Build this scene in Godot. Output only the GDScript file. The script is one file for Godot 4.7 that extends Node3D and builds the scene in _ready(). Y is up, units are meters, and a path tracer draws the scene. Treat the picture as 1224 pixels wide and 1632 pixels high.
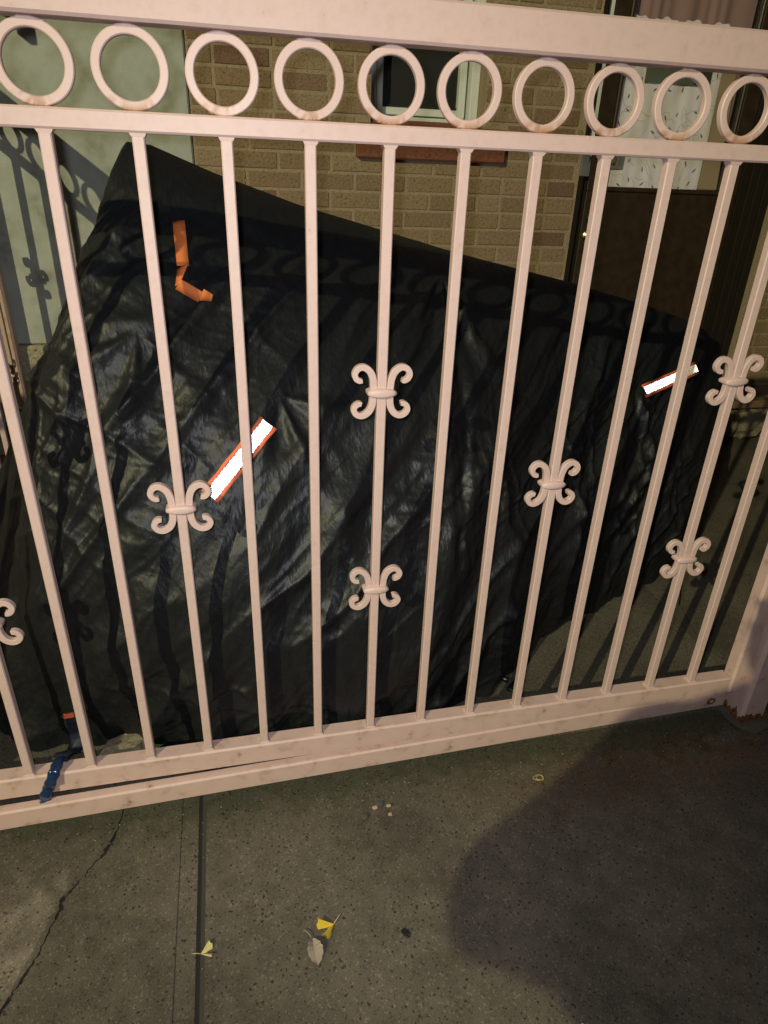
extends Node3D

const S := 0.127            # spacing of the gate's bars
const WALL_Z := -1.82
var M := {}
var rng := RandomNumberGenerator.new()
var taken := {}

# ------------------------------------------------------------------ helpers
func lin(r: float, g: float, b: float) -> Color:
	return Color(r, g, b).linear_to_srgb()

func mat(called: String, c: Color, rough := 0.7, metal := 0.0, spec := 0.5) -> StandardMaterial3D:
	var m := StandardMaterial3D.new()
	m.resource_name = called
	m.albedo_color = c
	m.roughness = rough
	m.metallic = metal
	m.metallic_specular = spec
	M[called] = m
	return m

func noise(freq: float, sd: int, kind := FastNoiseLite.TYPE_SIMPLEX_SMOOTH, oct := 3) -> FastNoiseLite:
	var n := FastNoiseLite.new()
	n.noise_type = kind
	n.frequency = freq
	n.seed = sd
	n.fractal_octaves = oct
	n.fractal_type = FastNoiseLite.FRACTAL_FBM if oct > 1 else FastNoiseLite.FRACTAL_NONE
	return n

func noise_tex(n: FastNoiseLite, size: int, stops: Array = [], as_normal := false, bump := 4.0) -> ImageTexture:
	var im := n.get_seamless_image(size, size, false, false, 0.1, true)
	if as_normal:
		im.bump_map_to_normal_map(bump)
		return ImageTexture.create_from_image(im)
	if stops.size():
		var g := Gradient.new()
		var offs := PackedFloat32Array(); var cols := PackedColorArray()
		for s in stops:
			offs.append(s[0]); cols.append(s[1])
		g.offsets = offs; g.colors = cols
		var lut := []
		for i in 256:
			lut.append(g.sample(i / 255.0))
		im.convert(Image.FORMAT_L8)
		var src := im.get_data()
		var out := PackedByteArray(); out.resize(size * size * 3)
		for i in size * size:
			var c: Color = lut[src[i]]
			out[i * 3] = int(c.r * 255); out[i * 3 + 1] = int(c.g * 255); out[i * 3 + 2] = int(c.b * 255)
		im = Image.create_from_data(size, size, false, Image.FORMAT_RGB8, out)
	return ImageTexture.create_from_image(im)

func numbered(called: String) -> String:
	if not taken.has(called):
		taken[called] = 0
		return called
	taken[called] += 1
	return "%s_%03d" % [called, taken[called]]

func tag(o: Node, label := "", category := "", group := "", kind := "") -> void:
	if label: o.set_meta("label", label)
	if category: o.set_meta("category", category)
	if group: o.set_meta("group", group)
	if kind: o.set_meta("kind", kind)

func thing(called: String, label: String, category: String, at := Vector3.ZERO, group := "") -> Node3D:
	var o := Node3D.new()
	o.name = numbered(called)
	add_child(o)
	o.position = at
	tag(o, label, category, group)
	return o

func part(called: String, mesh: Mesh, m: Material, parent: Node, at := Vector3.ZERO) -> MeshInstance3D:
	var o := MeshInstance3D.new()
	o.name = numbered(called) if parent == self else called
	o.mesh = mesh
	o.material_override = m
	parent.add_child(o, true)
	o.position = at
	return o

func begin() -> SurfaceTool:
	var st := SurfaceTool.new()
	st.begin(Mesh.PRIMITIVE_TRIANGLES)
	return st

func tri(st: SurfaceTool, a: Vector3, b: Vector3, c: Vector3, out: Vector3) -> void:
	var n := (c - a).cross(b - a)
	if n.dot(out) < 0.0:
		var t := b; b = c; c = t
		n = -n
	n = n.normalized()
	st.set_normal(n); st.add_vertex(a)
	st.set_normal(n); st.add_vertex(b)
	st.set_normal(n); st.add_vertex(c)

func quad(st: SurfaceTool, a: Vector3, b: Vector3, c: Vector3, d: Vector3, out: Vector3) -> void:
	tri(st, a, b, c, out); tri(st, a, c, d, out)

func bbox(st: SurfaceTool, lo: Vector3, hi: Vector3, bev := 0.002, xf := Transform3D()) -> void:
	var c := (lo + hi) * 0.5
	var h := (hi - lo).abs() * 0.5
	bev = minf(bev, 0.45 * minf(h.x, minf(h.y, h.z)))
	var v := func(s: Vector3, ax: int) -> Vector3:
		var q := Vector3(s.x * (h.x - bev), s.y * (h.y - bev), s.z * (h.z - bev))
		q[ax] = s[ax] * h[ax]
		return xf * (c + q)
	for ax in 3:
		var b := (ax + 1) % 3
		var d := (ax + 2) % 3
		for s in [-1.0, 1.0]:
			var q := []
			for t in [[-1, -1], [1, -1], [1, 1], [-1, 1]]:
				var sg := Vector3.ZERO
				sg[ax] = s; sg[b] = t[0]; sg[d] = t[1]
				q.append(v.call(sg, ax))
			var n := Vector3.ZERO; n[ax] = s
			quad(st, q[0], q[1], q[2], q[3], xf.basis * n)
		for s1 in [-1.0, 1.0]:
			for s2 in [-1.0, 1.0]:
				var p := Vector3.ZERO; p[b] = s1; p[d] = s2
				var p1 := p; p1[ax] = -1
				var p2 := p; p2[ax] = 1
				quad(st, v.call(p1, b), v.call(p2, b), v.call(p2, d), v.call(p1, d), xf.basis * p)
	for sx in [-1.0, 1.0]:
		for sy in [-1.0, 1.0]:
			for sz in [-1.0, 1.0]:
				var sg := Vector3(sx, sy, sz)
				tri(st, v.call(sg, 0), v.call(sg, 1), v.call(sg, 2), xf.basis * sg)

func box_mesh(size: Vector3, bev := 0.002) -> ArrayMesh:
	var st := begin()
	bbox(st, -size * 0.5, size * 0.5, bev)
	return st.commit()

func box_part(called: String, lo: Vector3, hi: Vector3, m: Material, parent: Node, bev := 0.002) -> MeshInstance3D:
	return part(called, box_mesh((hi - lo).abs(), bev), m, parent, (lo + hi) * 0.5)

# sweep a closed section along a path; frames: [centre, axis_u, axis_v]; section: Vector2 points
func sweep(st: SurfaceTool, frames: Array, section: Array, closed := false, caps := true, facets := false) -> void:
	var n := section.size()
	var rows := []
	for f in frames:
		var row := []
		for p in section:
			row.append(f[0] + f[1] * p.x + f[2] * p.y)
		rows.append(row)
	var cnt := rows.size() if closed else rows.size() - 1
	for i in cnt:
		var r0: Array = rows[i]; var r1: Array = rows[(i + 1) % rows.size()]
		var c0: Vector3 = frames[i][0]; var c1: Vector3 = frames[(i + 1) % rows.size()][0]
		for j in n:
			var k := (j + 1) % n
			var out: Vector3 = (r0[j] + r0[k] + r1[j] + r1[k]) * 0.25 - (c0 + c1) * 0.5
			if facets: st.set_smooth_group(j + 1)
			sm_tri(st, r0[j], r1[j], r1[k], out)
			sm_tri(st, r0[j], r1[k], r0[k], out)
	if caps and not closed:
		for e in [0, rows.size() - 1]:
			var r: Array = rows[e]
			var out2: Vector3 = frames[0][0] - frames[1][0] if e == 0 else frames[e][0] - frames[e - 1][0]
			for j in range(1, n - 1):
				sm_tri(st, r[0], r[j], r[j + 1], out2)

func sm_tri(st: SurfaceTool, a: Vector3, b: Vector3, c: Vector3, out: Vector3) -> void:
	if (c - a).cross(b - a).dot(out) < 0.0:
		st.add_vertex(a); st.add_vertex(c); st.add_vertex(b)
	else:
		st.add_vertex(a); st.add_vertex(b); st.add_vertex(c)

func smooth(st: SurfaceTool) -> ArrayMesh:
	st.index()
	st.generate_normals()
	return st.commit()

func round_section(w: float, h: float, r: float, n := 3) -> Array:
	var out := []
	for q in 4:
		var cx := (w * 0.5 - r) * (1.0 if q in [0, 3] else -1.0)
		var cy := (h * 0.5 - r) * (1.0 if q in [0, 1] else -1.0)
		for i in n + 1:
			var a := (q + float(i) / n) * PI / 2
			out.append(Vector2(cx + r * cos(a), cy + r * sin(a)))
	return out

func circle(r: float, n := 12) -> Array:
	var out := []
	for i in n:
		out.append(Vector2(r * cos(TAU * i / n), r * sin(TAU * i / n)))
	return out

func tube_frames(pts: Array, radii: Array = [], up := Vector3.UP) -> Array:
	var out := []
	for i in pts.size():
		var t: Vector3 = (pts[min(i + 1, pts.size() - 1)] - pts[max(i - 1, 0)]).normalized()
		var u := t.cross(up)
		if u.length() < 0.1: u = t.cross(Vector3.RIGHT)
		u = u.normalized()
		var v := u.cross(t).normalized()
		var r: float = radii[i] if radii.size() else 1.0
		out.append([pts[i], u * r, v * r])
	return out

func catmull(pts: Array, per := 6) -> Array:
	var out := []
	for i in pts.size() - 1:
		var p0 = pts[max(i - 1, 0)]; var p1 = pts[i]; var p2 = pts[i + 1]; var p3 = pts[min(i + 2, pts.size() - 1)]
		for k in per:
			var t := float(k) / per
			out.append(p1.cubic_interpolate(p2, p0, p3, t))
	out.append(pts[-1])
	return out

func lathe(profile: Array, n := 20) -> ArrayMesh:   # profile: Vector2(radius, height)
	var st := begin()
	for i in profile.size() - 1:
		for j in n:
			var a := TAU * j / n; var b := TAU * (j + 1) / n
			var p: Vector2 = profile[i]; var q: Vector2 = profile[i + 1]
			var v00 := Vector3(p.x * cos(a), p.y, p.x * sin(a)); var v01 := Vector3(p.x * cos(b), p.y, p.x * sin(b))
			var v10 := Vector3(q.x * cos(a), q.y, q.x * sin(a)); var v11 := Vector3(q.x * cos(b), q.y, q.x * sin(b))
			var nn := Vector3(q.y - p.y, p.x - q.x, 0)
			var am := (a + b) / 2
			var out := Vector3(nn.x * cos(am), nn.y, nn.x * sin(am))
			if p.x > 1e-6: sm_tri(st, v00, v01, v11 if q.x > 1e-6 else v10, out)
			if q.x > 1e-6: sm_tri(st, v00, v11, v10, out)
	return smooth(st)

func rock(size: Vector3, sd: int, rings := 7, seg := 10) -> ArrayMesh:
	var n := noise(1.1, sd, FastNoiseLite.TYPE_SIMPLEX_SMOOTH, 2)
	var st := begin()
	var pt := func(i: int, j: int) -> Vector3:
		var th := PI * i / rings; var ph := TAU * (j % seg) / seg
		var d := Vector3(sin(th) * cos(ph), cos(th), sin(th) * sin(ph))
		var e := Vector3(pow(absf(d.x), 0.7) * signf(d.x), pow(absf(d.y), 0.7) * signf(d.y), pow(absf(d.z), 0.7) * signf(d.z))
		return e * size * 0.5 * (1.0 + 0.35 * n.get_noise_3dv(d * 1.3))
	for i in rings:
		for j in seg:
			var a: Vector3 = pt.call(i, j); var b: Vector3 = pt.call(i, j + 1); var c: Vector3 = pt.call(i + 1, j + 1); var d: Vector3 = pt.call(i + 1, j)
			if i > 0: tri(st, a, b, c, a + b + c)
			if i < rings - 1: tri(st, a, c, d, a + c + d)
	return st.commit()

func yard_y(z: float) -> float:
	return -0.06 * minf(z, 0.0)

# ------------------------------------------------------------------ the stage
func _ready() -> void:
	rng.seed = 7
	# camera
	var cam := Camera3D.new()
	cam.name = "camera"
	cam.fov = 75.035
	cam.near = 0.02
	cam.far = 400.0
	add_child(cam)
	cam.position = Vector3(0.3608, 1.36, 1.1737)
	cam.basis = Basis(Vector3.UP, deg_to_rad(-13.72)) * Basis(Vector3.RIGHT, deg_to_rad(-26.98)) * Basis(Vector3.BACK, deg_to_rad(2.231))
	cam.current = true
	# night sky
	var env := Environment.new()
	env.background_mode = Environment.BG_SKY
	var sky := Sky.new()
	var sm := ProceduralSkyMaterial.new()
	sm.sky_top_color = lin(0.020, 0.022, 0.032)
	sm.sky_horizon_color = lin(0.040, 0.036, 0.034)
	sm.ground_bottom_color = lin(0.012, 0.011, 0.010)
	sm.ground_horizon_color = lin(0.030, 0.027, 0.025)
	sky.sky_material = sm
	env.sky = sky
	env.background_energy_multiplier = 0.5
	env.tonemap_mode = Environment.TONE_MAPPER_LINEAR
	env.tonemap_exposure = 1.0
	env.sdfgi_enabled = true
	env.ssao_enabled = true
	env.ssil_enabled = true
	var we := WorldEnvironment.new()
	we.name = "night_air"
	we.environment = env
	add_child(we)

	materials()
	setting()
	houses()
	gate_and_fences()
	motorcycle()
	small_things()
	street_lamp()
	photographer()

# ------------------------------------------------------------------ materials
func tri_mat(m: StandardMaterial3D, tex: Texture2D, scale: float, bump: Texture2D = null, depth := 0.05) -> void:
	m.albedo_texture = tex
	m.uv1_triplanar = true
	m.uv1_world_triplanar = true
	m.uv1_scale = Vector3.ONE * scale
	if bump:
		m.heightmap_enabled = true
		m.heightmap_texture = bump
		m.heightmap_scale = depth

func materials() -> void:
	var W := Color.WHITE
	# pink gate paint: old brush coats with flecks of dirt and rust
	var p := mat("pink_paint", lin(0.615, 0.440, 0.405), 0.5)
	var grime := noise(0.035, 11, FastNoiseLite.TYPE_SIMPLEX_SMOOTH, 5)
	tri_mat(p, noise_tex(grime, 512, [[0.0, Color(0.50, 0.34, 0.22)], [0.030, Color(0.80, 0.72, 0.65)], [0.07, Color(0.965, 0.96, 0.95)], [0.5, W], [1.0, Color(0.965, 0.97, 0.975)]]), 1.7, noise_tex(noise(0.02, 5, FastNoiseLite.TYPE_SIMPLEX_SMOOTH, 3), 256), 0.04)
	var pd := mat("pink_paint_dirty", lin(0.61, 0.432, 0.392), 0.55)
	tri_mat(pd, noise_tex(noise(0.028, 23, FastNoiseLite.TYPE_SIMPLEX_SMOOTH, 5), 512, [[0.0, Color(0.46, 0.40, 0.32)], [0.05, Color(0.72, 0.67, 0.60)], [0.14, Color(0.90, 0.88, 0.85)], [0.35, Color(0.975, 0.97, 0.965)], [1.0, W]]), 1.3, noise_tex(noise(0.02, 6, FastNoiseLite.TYPE_SIMPLEX_SMOOTH, 3), 256), 0.05)
	var pv := mat("pink_paint_rusting", Color.WHITE, 0.45)
	pv.vertex_color_use_as_albedo = true
	# bricks
	var speck := noise(0.05, 31, FastNoiseLite.TYPE_SIMPLEX_SMOOTH, 4)
	var speck_tex := noise_tex(speck, 512, [[0.0, Color(0.35, 0.30, 0.25)], [0.10, Color(0.66, 0.62, 0.58)], [0.2, Color(0.86, 0.85, 0.83)], [0.55, Color(0.95, 0.95, 0.95)], [1.0, W]])
	var brick_bump := noise_tex(noise(0.04, 41, FastNoiseLite.TYPE_SIMPLEX_SMOOTH, 4), 512)
	var tones := [[0.300, 0.215, 0.138], [0.325, 0.236, 0.152], [0.280, 0.195, 0.124], [0.310, 0.218, 0.138], [0.260, 0.170, 0.112], [0.215, 0.130, 0.092], [0.335, 0.248, 0.162]]
	for i in tones.size():
		var b := mat("brick_%d" % i, lin(tones[i][0], tones[i][1], tones[i][2]), 0.9, 0.0, 0.3)
		tri_mat(b, speck_tex, 2.7 + 0.13 * i, brick_bump, 0.12)
		b.uv1_offset = Vector3(0.37 * i, 0.21 * i, 0.5 * i)
	var mo := mat("mortar", lin(0.385, 0.300, 0.205), 0.95, 0.0, 0.2)
	tri_mat(mo, speck_tex, 4.0, brick_bump, 0.1)
	var gs := mat("pale_green_stucco", lin(0.410, 0.430, 0.400), 0.85, 0.0, 0.3)
	tri_mat(gs, noise_tex(noise(0.012, 51, FastNoiseLite.TYPE_SIMPLEX_SMOOTH, 5), 512, [[0.0, Color(0.80, 0.79, 0.74)], [0.3, Color(0.93, 0.93, 0.91)], [0.7, W], [1.0, Color(0.96, 0.98, 0.97)]]), 1.2, noise_tex(noise(0.03, 52, FastNoiseLite.TYPE_SIMPLEX_SMOOTH, 4), 512), 0.10)
	var bs := mat("rough_base_stone", lin(0.38, 0.35, 0.26), 0.95, 0.0, 0.2)
	tri_mat(bs, speck_tex, 1.7, brick_bump, 0.5)
	var rk := mat("field_stone", lin(0.26, 0.22, 0.15), 0.95, 0.0, 0.2)
	tri_mat(rk, speck_tex, 2.2, brick_bump, 0.3)
	var sl := mat("red_sill", lin(0.235, 0.095, 0.062), 0.8, 0.0, 0.3)
	tri_mat(sl, speck_tex, 2.0, brick_bump, 0.1)
	mat("white_vinyl", lin(0.66, 0.69, 0.66), 0.45)
	mat("dark_screen", lin(0.012, 0.013, 0.013), 0.8)
	mat("room_plaster", lin(0.42, 0.40, 0.36), 0.9)
	var gl := mat("glass", Color(0.5, 0.52, 0.52, 0.02), 0.03)
	gl.transparency = BaseMaterial3D.TRANSPARENCY_ALPHA
	var dr := mat("dark_brown_door", lin(0.042, 0.027, 0.016), 0.45)
	tri_mat(dr, noise_tex(noise(0.03, 61, FastNoiseLite.TYPE_SIMPLEX_SMOOTH, 4), 256, [[0.0, Color(0.8, 0.78, 0.75)], [0.8, W], [0.93, W], [1.0, Color(1.0, 0.98, 0.92)]]), 2.0)
	var jb := mat("black_brown_jamb", lin(0.018, 0.013, 0.009), 0.7, 0.0, 0.3)
	jb.resource_name = "black_brown_jamb"
	mat("brass", lin(0.75, 0.56, 0.22), 0.25, 1.0)
	mat("mauve_curtain", lin(0.34, 0.215, 0.205), 0.9, 0.0, 0.2)
	mat("tan_paper", lin(0.40, 0.30, 0.20), 0.8, 0.0, 0.3)
	mat("grey_green_flat", lin(0.115, 0.14, 0.105), 0.7)
	mat("charcoal_flat", lin(0.045, 0.045, 0.045), 0.7)
	# cover
	var cv := mat("black_nylon", lin(0.0108, 0.0119, 0.0140), 0.48, 0.0, 0.43)
	var rn := noise(0.0085, 72, FastNoiseLite.TYPE_SIMPLEX_SMOOTH, 3)
	rn.fractal_type = FastNoiseLite.FRACTAL_RIDGED
	rn.fractal_gain = 0.55
	rn.domain_warp_enabled = true
	rn.domain_warp_amplitude = 22.0
	rn.domain_warp_frequency = 0.011
	tri_mat(cv, noise_tex(noise(0.02, 71, FastNoiseLite.TYPE_SIMPLEX_SMOOTH, 5), 512, [[0.0, Color(0.80, 0.80, 0.80)], [0.5, Color(0.93, 0.93, 0.93)], [1.0, W]]), 1.5, noise_tex(rn, 1024), 0.25)
	cv.uv1_scale = Vector3(2.3, 1.25, 2.3)
	mat("orange_webbing", lin(0.62, 0.175, 0.055), 0.75, 0.0, 0.3)
	mat("orange_edging", lin(0.72, 0.14, 0.05), 0.6)
	mat("silver_reflective", lin(0.97, 0.97, 0.98), 0.24, 1.0)
	mat("black_rubber", lin(0.012, 0.012, 0.012), 0.55)
	mat("black_metal", lin(0.02, 0.02, 0.022), 0.3, 0.4)
	var bl := mat("blue_plastic", lin(0.009, 0.027, 0.080), 0.2)
	bl.clearcoat_enabled = true
	bl.clearcoat = 0.6
	bl.clearcoat_roughness = 0.1
	mat("navy_webbing", lin(0.008, 0.011, 0.022), 0.6)
	mat("yellow_leaf", lin(0.60, 0.43, 0.04), 0.6, 0.0, 0.3)
	mat("pale_leaf", lin(0.60, 0.52, 0.24), 0.6, 0.0, 0.3)
	mat("withered_leaf", lin(0.33, 0.27, 0.21), 0.8, 0.0, 0.3)
	mat("green_weed", lin(0.10, 0.22, 0.03), 0.6, 0.0, 0.3)
	mat("black_gum", lin(0.008, 0.008, 0.008), 0.6)
	mat("pebble_tan", lin(0.42, 0.30, 0.20), 0.9)
	mat("pebble_grey", lin(0.07, 0.07, 0.07), 0.9)
	mat("rubber_band", lin(0.40, 0.33, 0.16), 0.6)
	var ru := mat("rust", lin(0.33, 0.155, 0.065), 0.9, 0.0, 0.2)
	tri_mat(ru, noise_tex(noise(0.04, 81, FastNoiseLite.TYPE_SIMPLEX_SMOOTH, 4), 256, [[0.0, Color(0.5, 0.45, 0.4)], [1.0, W]]), 9.0)

func concrete(wpx: int, hpx: int, span: Vector2, origin: Vector2, yard: bool) -> Array:
	# colour and relief of old exposed-aggregate concrete over a rectangle of the ground
	var ppm := wpx / span.x
	var coarse := noise(2.2 / ppm, 101, FastNoiseLite.TYPE_SIMPLEX_SMOOTH, 5).get_image(wpx, hpx).get_data()
	var mid := noise(14.0 / ppm, 102, FastNoiseLite.TYPE_SIMPLEX_SMOOTH, 4).get_image(wpx, hpx).get_data()
	var grain := noise(0.32, 103, FastNoiseLite.TYPE_SIMPLEX_SMOOTH, 2).get_image(wpx, hpx).get_data()
	var cell := FastNoiseLite.new()
	cell.noise_type = FastNoiseLite.TYPE_CELLULAR
	cell.frequency = 300.0 / ppm
	cell.domain_warp_enabled = true
	cell.domain_warp_amplitude = 0.006 * ppm
	cell.domain_warp_frequency = 120.0 / ppm
	cell.seed = 104
	cell.fractal_type = FastNoiseLite.FRACTAL_NONE
	cell.cellular_return_type = FastNoiseLite.RETURN_CELL_VALUE
	var stone := cell.get_image(wpx, hpx).get_data()
	cell.frequency = 105.0 / ppm
	cell.seed = 105
	cell.cellular_return_type = FastNoiseLite.RETURN_DISTANCE
	cell.cellular_jitter = 1.0
	var dist := cell.get_image(wpx, hpx).get_data()
	cell.cellular_return_type = FastNoiseLite.RETURN_CELL_VALUE
	var which := cell.get_image(wpx, hpx).get_data()
	var col := PackedByteArray(); col.resize(wpx * hpx * 3)
	var rel := PackedByteArray(); rel.resize(wpx * hpx)
	var lut := PackedByteArray(); lut.resize(4096)
	for i in 4096:
		lut[i] = int(255.0 * Color(i / 4095.0, 0, 0).linear_to_srgb().r)
	for j in hpx:
		var z := origin.y + span.y * j / hpx
		for i in wpx:
			var k := j * wpx + i
			var x := origin.x + span.x * i / wpx
			var c := coarse[k] / 255.0
			var m := mid[k] / 255.0
			var g := grain[k] / 255.0
			var v := 0.60 + 0.48 * c + 0.40 * (m - 0.5) + 0.62 * (g - 0.5)
			var h := 0.6 + 0.2 * (g - 0.5) + 0.15 * (m - 0.5)
			var sv := stone[k]
			if sv > 238: v *= 1.5
			elif sv < 18: v *= 0.68
			if dist[k] < 18 + int(52.0 * m) and which[k] > 238 - int(36.0 * c):    # pits
				v *= 0.38
				h -= 0.4
			var r := 0.124; var gg := 0.106; var b := 0.082
			var green := 0.0
			if yard:
				green = clampf(0.9 * m - 0.15, 0.0, 1.0)
				v *= 1.08
			else:
				# moss and damp along the foot of the gate; a paler skim of cement left of the crack; a rusty run by the post
				green = clampf(2.6 * (m + 0.6 * c - 0.35) - maxf(z, 0.0) * 13.0, 0.0, 1.0)
				var crack_x := 0.045 - 0.10 * z / 0.16
				if z > 0.155: crack_x = -0.05 - (z - 0.19) * 0.33
				var pale := clampf((0.10 - absf(crack_x - 0.045 - x)) * 14.0, 0.0, 1.0) * clampf((z - 0.13) * 12.0 + m - 0.3, 0.0, 1.0)
				if x < crack_x - 0.004:
					v *= 1.0 + 0.55 * pale * (0.5 + m)
				var rust := clampf(1.0 - absf(z - 0.10) * 7.0, 0.0, 1.0) * clampf((x - 0.75) * 2.0, 0.0, 1.0) * clampf(m * 2.4 - 0.5, 0.0, 1.0)
				r *= 1.0 + 0.10 * rust; gg *= 1.0 - 0.12 * rust; b *= 1.0 - 0.35 * rust
				v *= 1.0 - 0.18 * rust
			r *= 1.0 - 0.42 * green; gg *= 1.0 - 0.36 * green; b *= 1.0 - 0.46 * green
			v = maxf(v, 0.08)
			col[k * 3] = lut[int(minf(r * v, 1.0) * 4095)]
			col[k * 3 + 1] = lut[int(minf(gg * v, 1.0) * 4095)]
			col[k * 3 + 2] = lut[int(minf(b * v, 1.0) * 4095)]
			rel[k] = int(clampf(h, 0.0, 1.0) * 255)
	return [ImageTexture.create_from_image(Image.create_from_data(wpx, hpx, false, Image.FORMAT_RGB8, col)), ImageTexture.create_from_image(Image.create_from_data(wpx, hpx, false, Image.FORMAT_L8, rel))]

# ------------------------------------------------------------------ ground
func slab_mesh(poly: PackedVector2Array, top: float, thick: float, uv0: Vector2, uvs: Vector2, slope := false) -> ArrayMesh:
	var st := begin()
	var y := func(q: Vector2) -> float: return top + (yard_y(q.y) if slope else 0.0)
	var put := func(q: Vector2, yy: float, n: Vector3) -> void:
		st.set_normal(n)
		st.set_uv(Vector2((q.x - uv0.x) / uvs.x, (q.y - uv0.y) / uvs.y))
		st.add_vertex(Vector3(q.x, yy, q.y))
	var idx := Geometry2D.triangulate_polygon(poly)
	for i in range(0, idx.size(), 3):
		var a := poly[idx[i]]; var b := poly[idx[i + 1]]; var c := poly[idx[i + 2]]
		if (b - a).cross(c - a) < 0.0:
			var t := b; b = c; c = t
		for q in [a, b, c]:
			put.call(q, y.call(q), Vector3.UP)
	var cw := Geometry2D.is_polygon_clockwise(poly)
	for i in poly.size():
		var a := poly[i]; var b := poly[(i + 1) % poly.size()]
		var n2 := Vector2((b - a).y, -(b - a).x).normalized() * (-1.0 if cw else 1.0)
		var n := Vector3(n2.x, 0, n2.y)
		var A := Vector3(a.x, y.call(a), a.y); var B := Vector3(b.x, y.call(b), b.y)
		var C := B - Vector3(0, thick, 0); var D := A - Vector3(0, thick, 0)
		var o := [A, B, C, A, C, D]
		if (C - A).cross(B - A).dot(n) < 0.0: o = [A, C, B, A, D, C]
		for q in o:
			put.call(Vector2(q.x, q.z), q.y, n)
	return st.commit()

func setting() -> void:
	var earth := mat("street_earth", lin(0.05, 0.045, 0.038), 0.95)
	var st := begin()
	quad(st, Vector3(-150, -0.085, -150), Vector3(150, -0.085, -150), Vector3(150, -0.085, 150), Vector3(-150, -0.085, 150), Vector3.UP)
	tag(part("ground", st.commit(), earth, self), "", "", "", "structure")

	var t := concrete(2048, 1024, Vector2(2.6, 1.3), Vector2(-0.6, -0.05), false)
	var cm := mat("sidewalk_concrete", Color.WHITE, 0.9, 0.0, 0.35)
	cm.albedo_texture = t[0]
	cm.heightmap_enabled = true
	cm.heightmap_texture = t[1]
	cm.heightmap_scale = 0.25
	var uv0 := Vector2(-0.6, -0.05); var uvs := Vector2(2.6, 1.3)
	var crack := [Vector2(0.046, -0.03), Vector2(0.040, 0.045), Vector2(0.028, 0.078), Vector2(0.016, 0.105), Vector2(-0.008, 0.135), Vector2(-0.014, 0.150), Vector2(-0.026, 0.161), Vector2(-0.040, 0.182), Vector2(-0.051, 0.194), Vector2(-0.050, 0.212), Vector2(-0.056, 0.230), Vector2(-0.067, 0.268), Vector2(-0.074, 0.300), Vector2(-0.087, 0.327), Vector2(-0.096, 0.352), Vector2(-0.109, 0.371), Vector2(-0.118, 0.395), Vector2(-0.14, 0.50), Vector2(-0.19, 0.72), Vector2(-0.24, 1.1), Vector2(-0.33, 1.52)]
	var gap := [0.0008, 0.0012, 0.0030, 0.0042, 0.0016, 0.0010, 0.0012, 0.0032, 0.0040, 0.0028, 0.0018, 0.0014, 0.0016, 0.0020, 0.0024, 0.0028, 0.0020, 0.003, 0.003, 0.003, 0.003]
	# break the line up: small random steps between the surveyed points
	var fine := []
	var fgap := []
	for i in crack.size() - 1:
		var m := 5 if i < 17 else 8
		for e in m:
			var tt := float(e) / m
			fine.append(crack[i].lerp(crack[i + 1], tt) + (Vector2(rng.randf_range(-0.0028, 0.0028), 0) if e > 0 else Vector2.ZERO))
			fgap.append(lerpf(gap[i], gap[i + 1], tt) * rng.randf_range(0.6, 1.5))
	fine.append(crack[-1]); fgap.append(0.002)
	crack = fine
	gap = fgap
	var left := PackedVector2Array([Vector2(-1.3, -0.03)])
	var right := PackedVector2Array()
	for i in crack.size():
		left.append(crack[i] - Vector2(gap[i] * 1.25, 0))
		right.append(crack[i] + Vector2(gap[i] * 1.25 + 0.0006 * sin(i * 2.3), 0))
	left.append(Vector2(-1.3, 1.52))
	right.append(Vector2(0.180, 1.52)); right.append(Vector2(0.180, -0.03))
	var walk := Node3D.new()
	walk.name = "sidewalk"
	add_child(walk)
	tag(walk, "", "", "", "structure")
	var tk := 0.08
	part("slab", slab_mesh(left, 0.0, tk, uv0, uvs), cm, walk)
	part("slab", slab_mesh(right, 0.0, tk, uv0, uvs), cm, walk)
	part("joint_margin", slab_mesh(PackedVector2Array([Vector2(0.1801, -0.03), Vector2(0.2185, -0.03), Vector2(0.2200, 1.52), Vector2(0.1801, 1.52)]), -0.0022, 0.07, uv0, uvs), cm, walk)
	var dirt := mat("joint_dirt", lin(0.050, 0.044, 0.035), 0.95)
	part("joint_fill", slab_mesh(PackedVector2Array([Vector2(-1.4, -0.03), Vector2(6.0, -0.03), Vector2(6.0, 6.7), Vector2(-6.0, 6.7), Vector2(-6.0, -0.03)]), -0.010, 0.06, uv0, uvs), dirt, walk)
	var xs := [-5.8, -4.3, -2.8, -1.31, 0.236, 1.86, 3.4, 4.9]
	for i in xs.size():
		for r in 4:
			if xs[i] == -1.31 and r == 0: continue
			var x0: float = xs[i]
			var x1: float = xs[i + 1] - 0.012 if i + 1 < xs.size() else 6.0
			if xs[i] == -1.31: x1 = 0.22
			var z0 := -0.03 + r * 1.56 + (0.0 if r == 0 else 0.0)
			var z1 := z0 + 1.55
			part("slab", slab_mesh(PackedVector2Array([Vector2(x0, z0), Vector2(x1, z0), Vector2(x1, z1), Vector2(x0, z1)]), 0.0, tk, uv0, uvs), cm, walk)
	var kerb := box_part("kerb", Vector3(-9, -0.09, 6.26), Vector3(9, 0.004, 6.42), M["rough_base_stone"], self, 0.015)
	tag(kerb, "", "", "", "structure")
	# the front yard slopes gently up to the house
	var t2 := concrete(1024, 1024, Vector2(2.4, 2.4), Vector2(-0.6, -2.0), true)
	var ym := mat("yard_concrete", Color.WHITE, 0.9, 0.0, 0.35)
	ym.albedo_texture = t2[0]
	ym.heightmap_enabled = true
	ym.heightmap_texture = t2[1]
	ym.heightmap_scale = 0.25
	var yard := Node3D.new()
	yard.name = "yard"
	add_child(yard)
	tag(yard, "", "", "", "structure")
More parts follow.
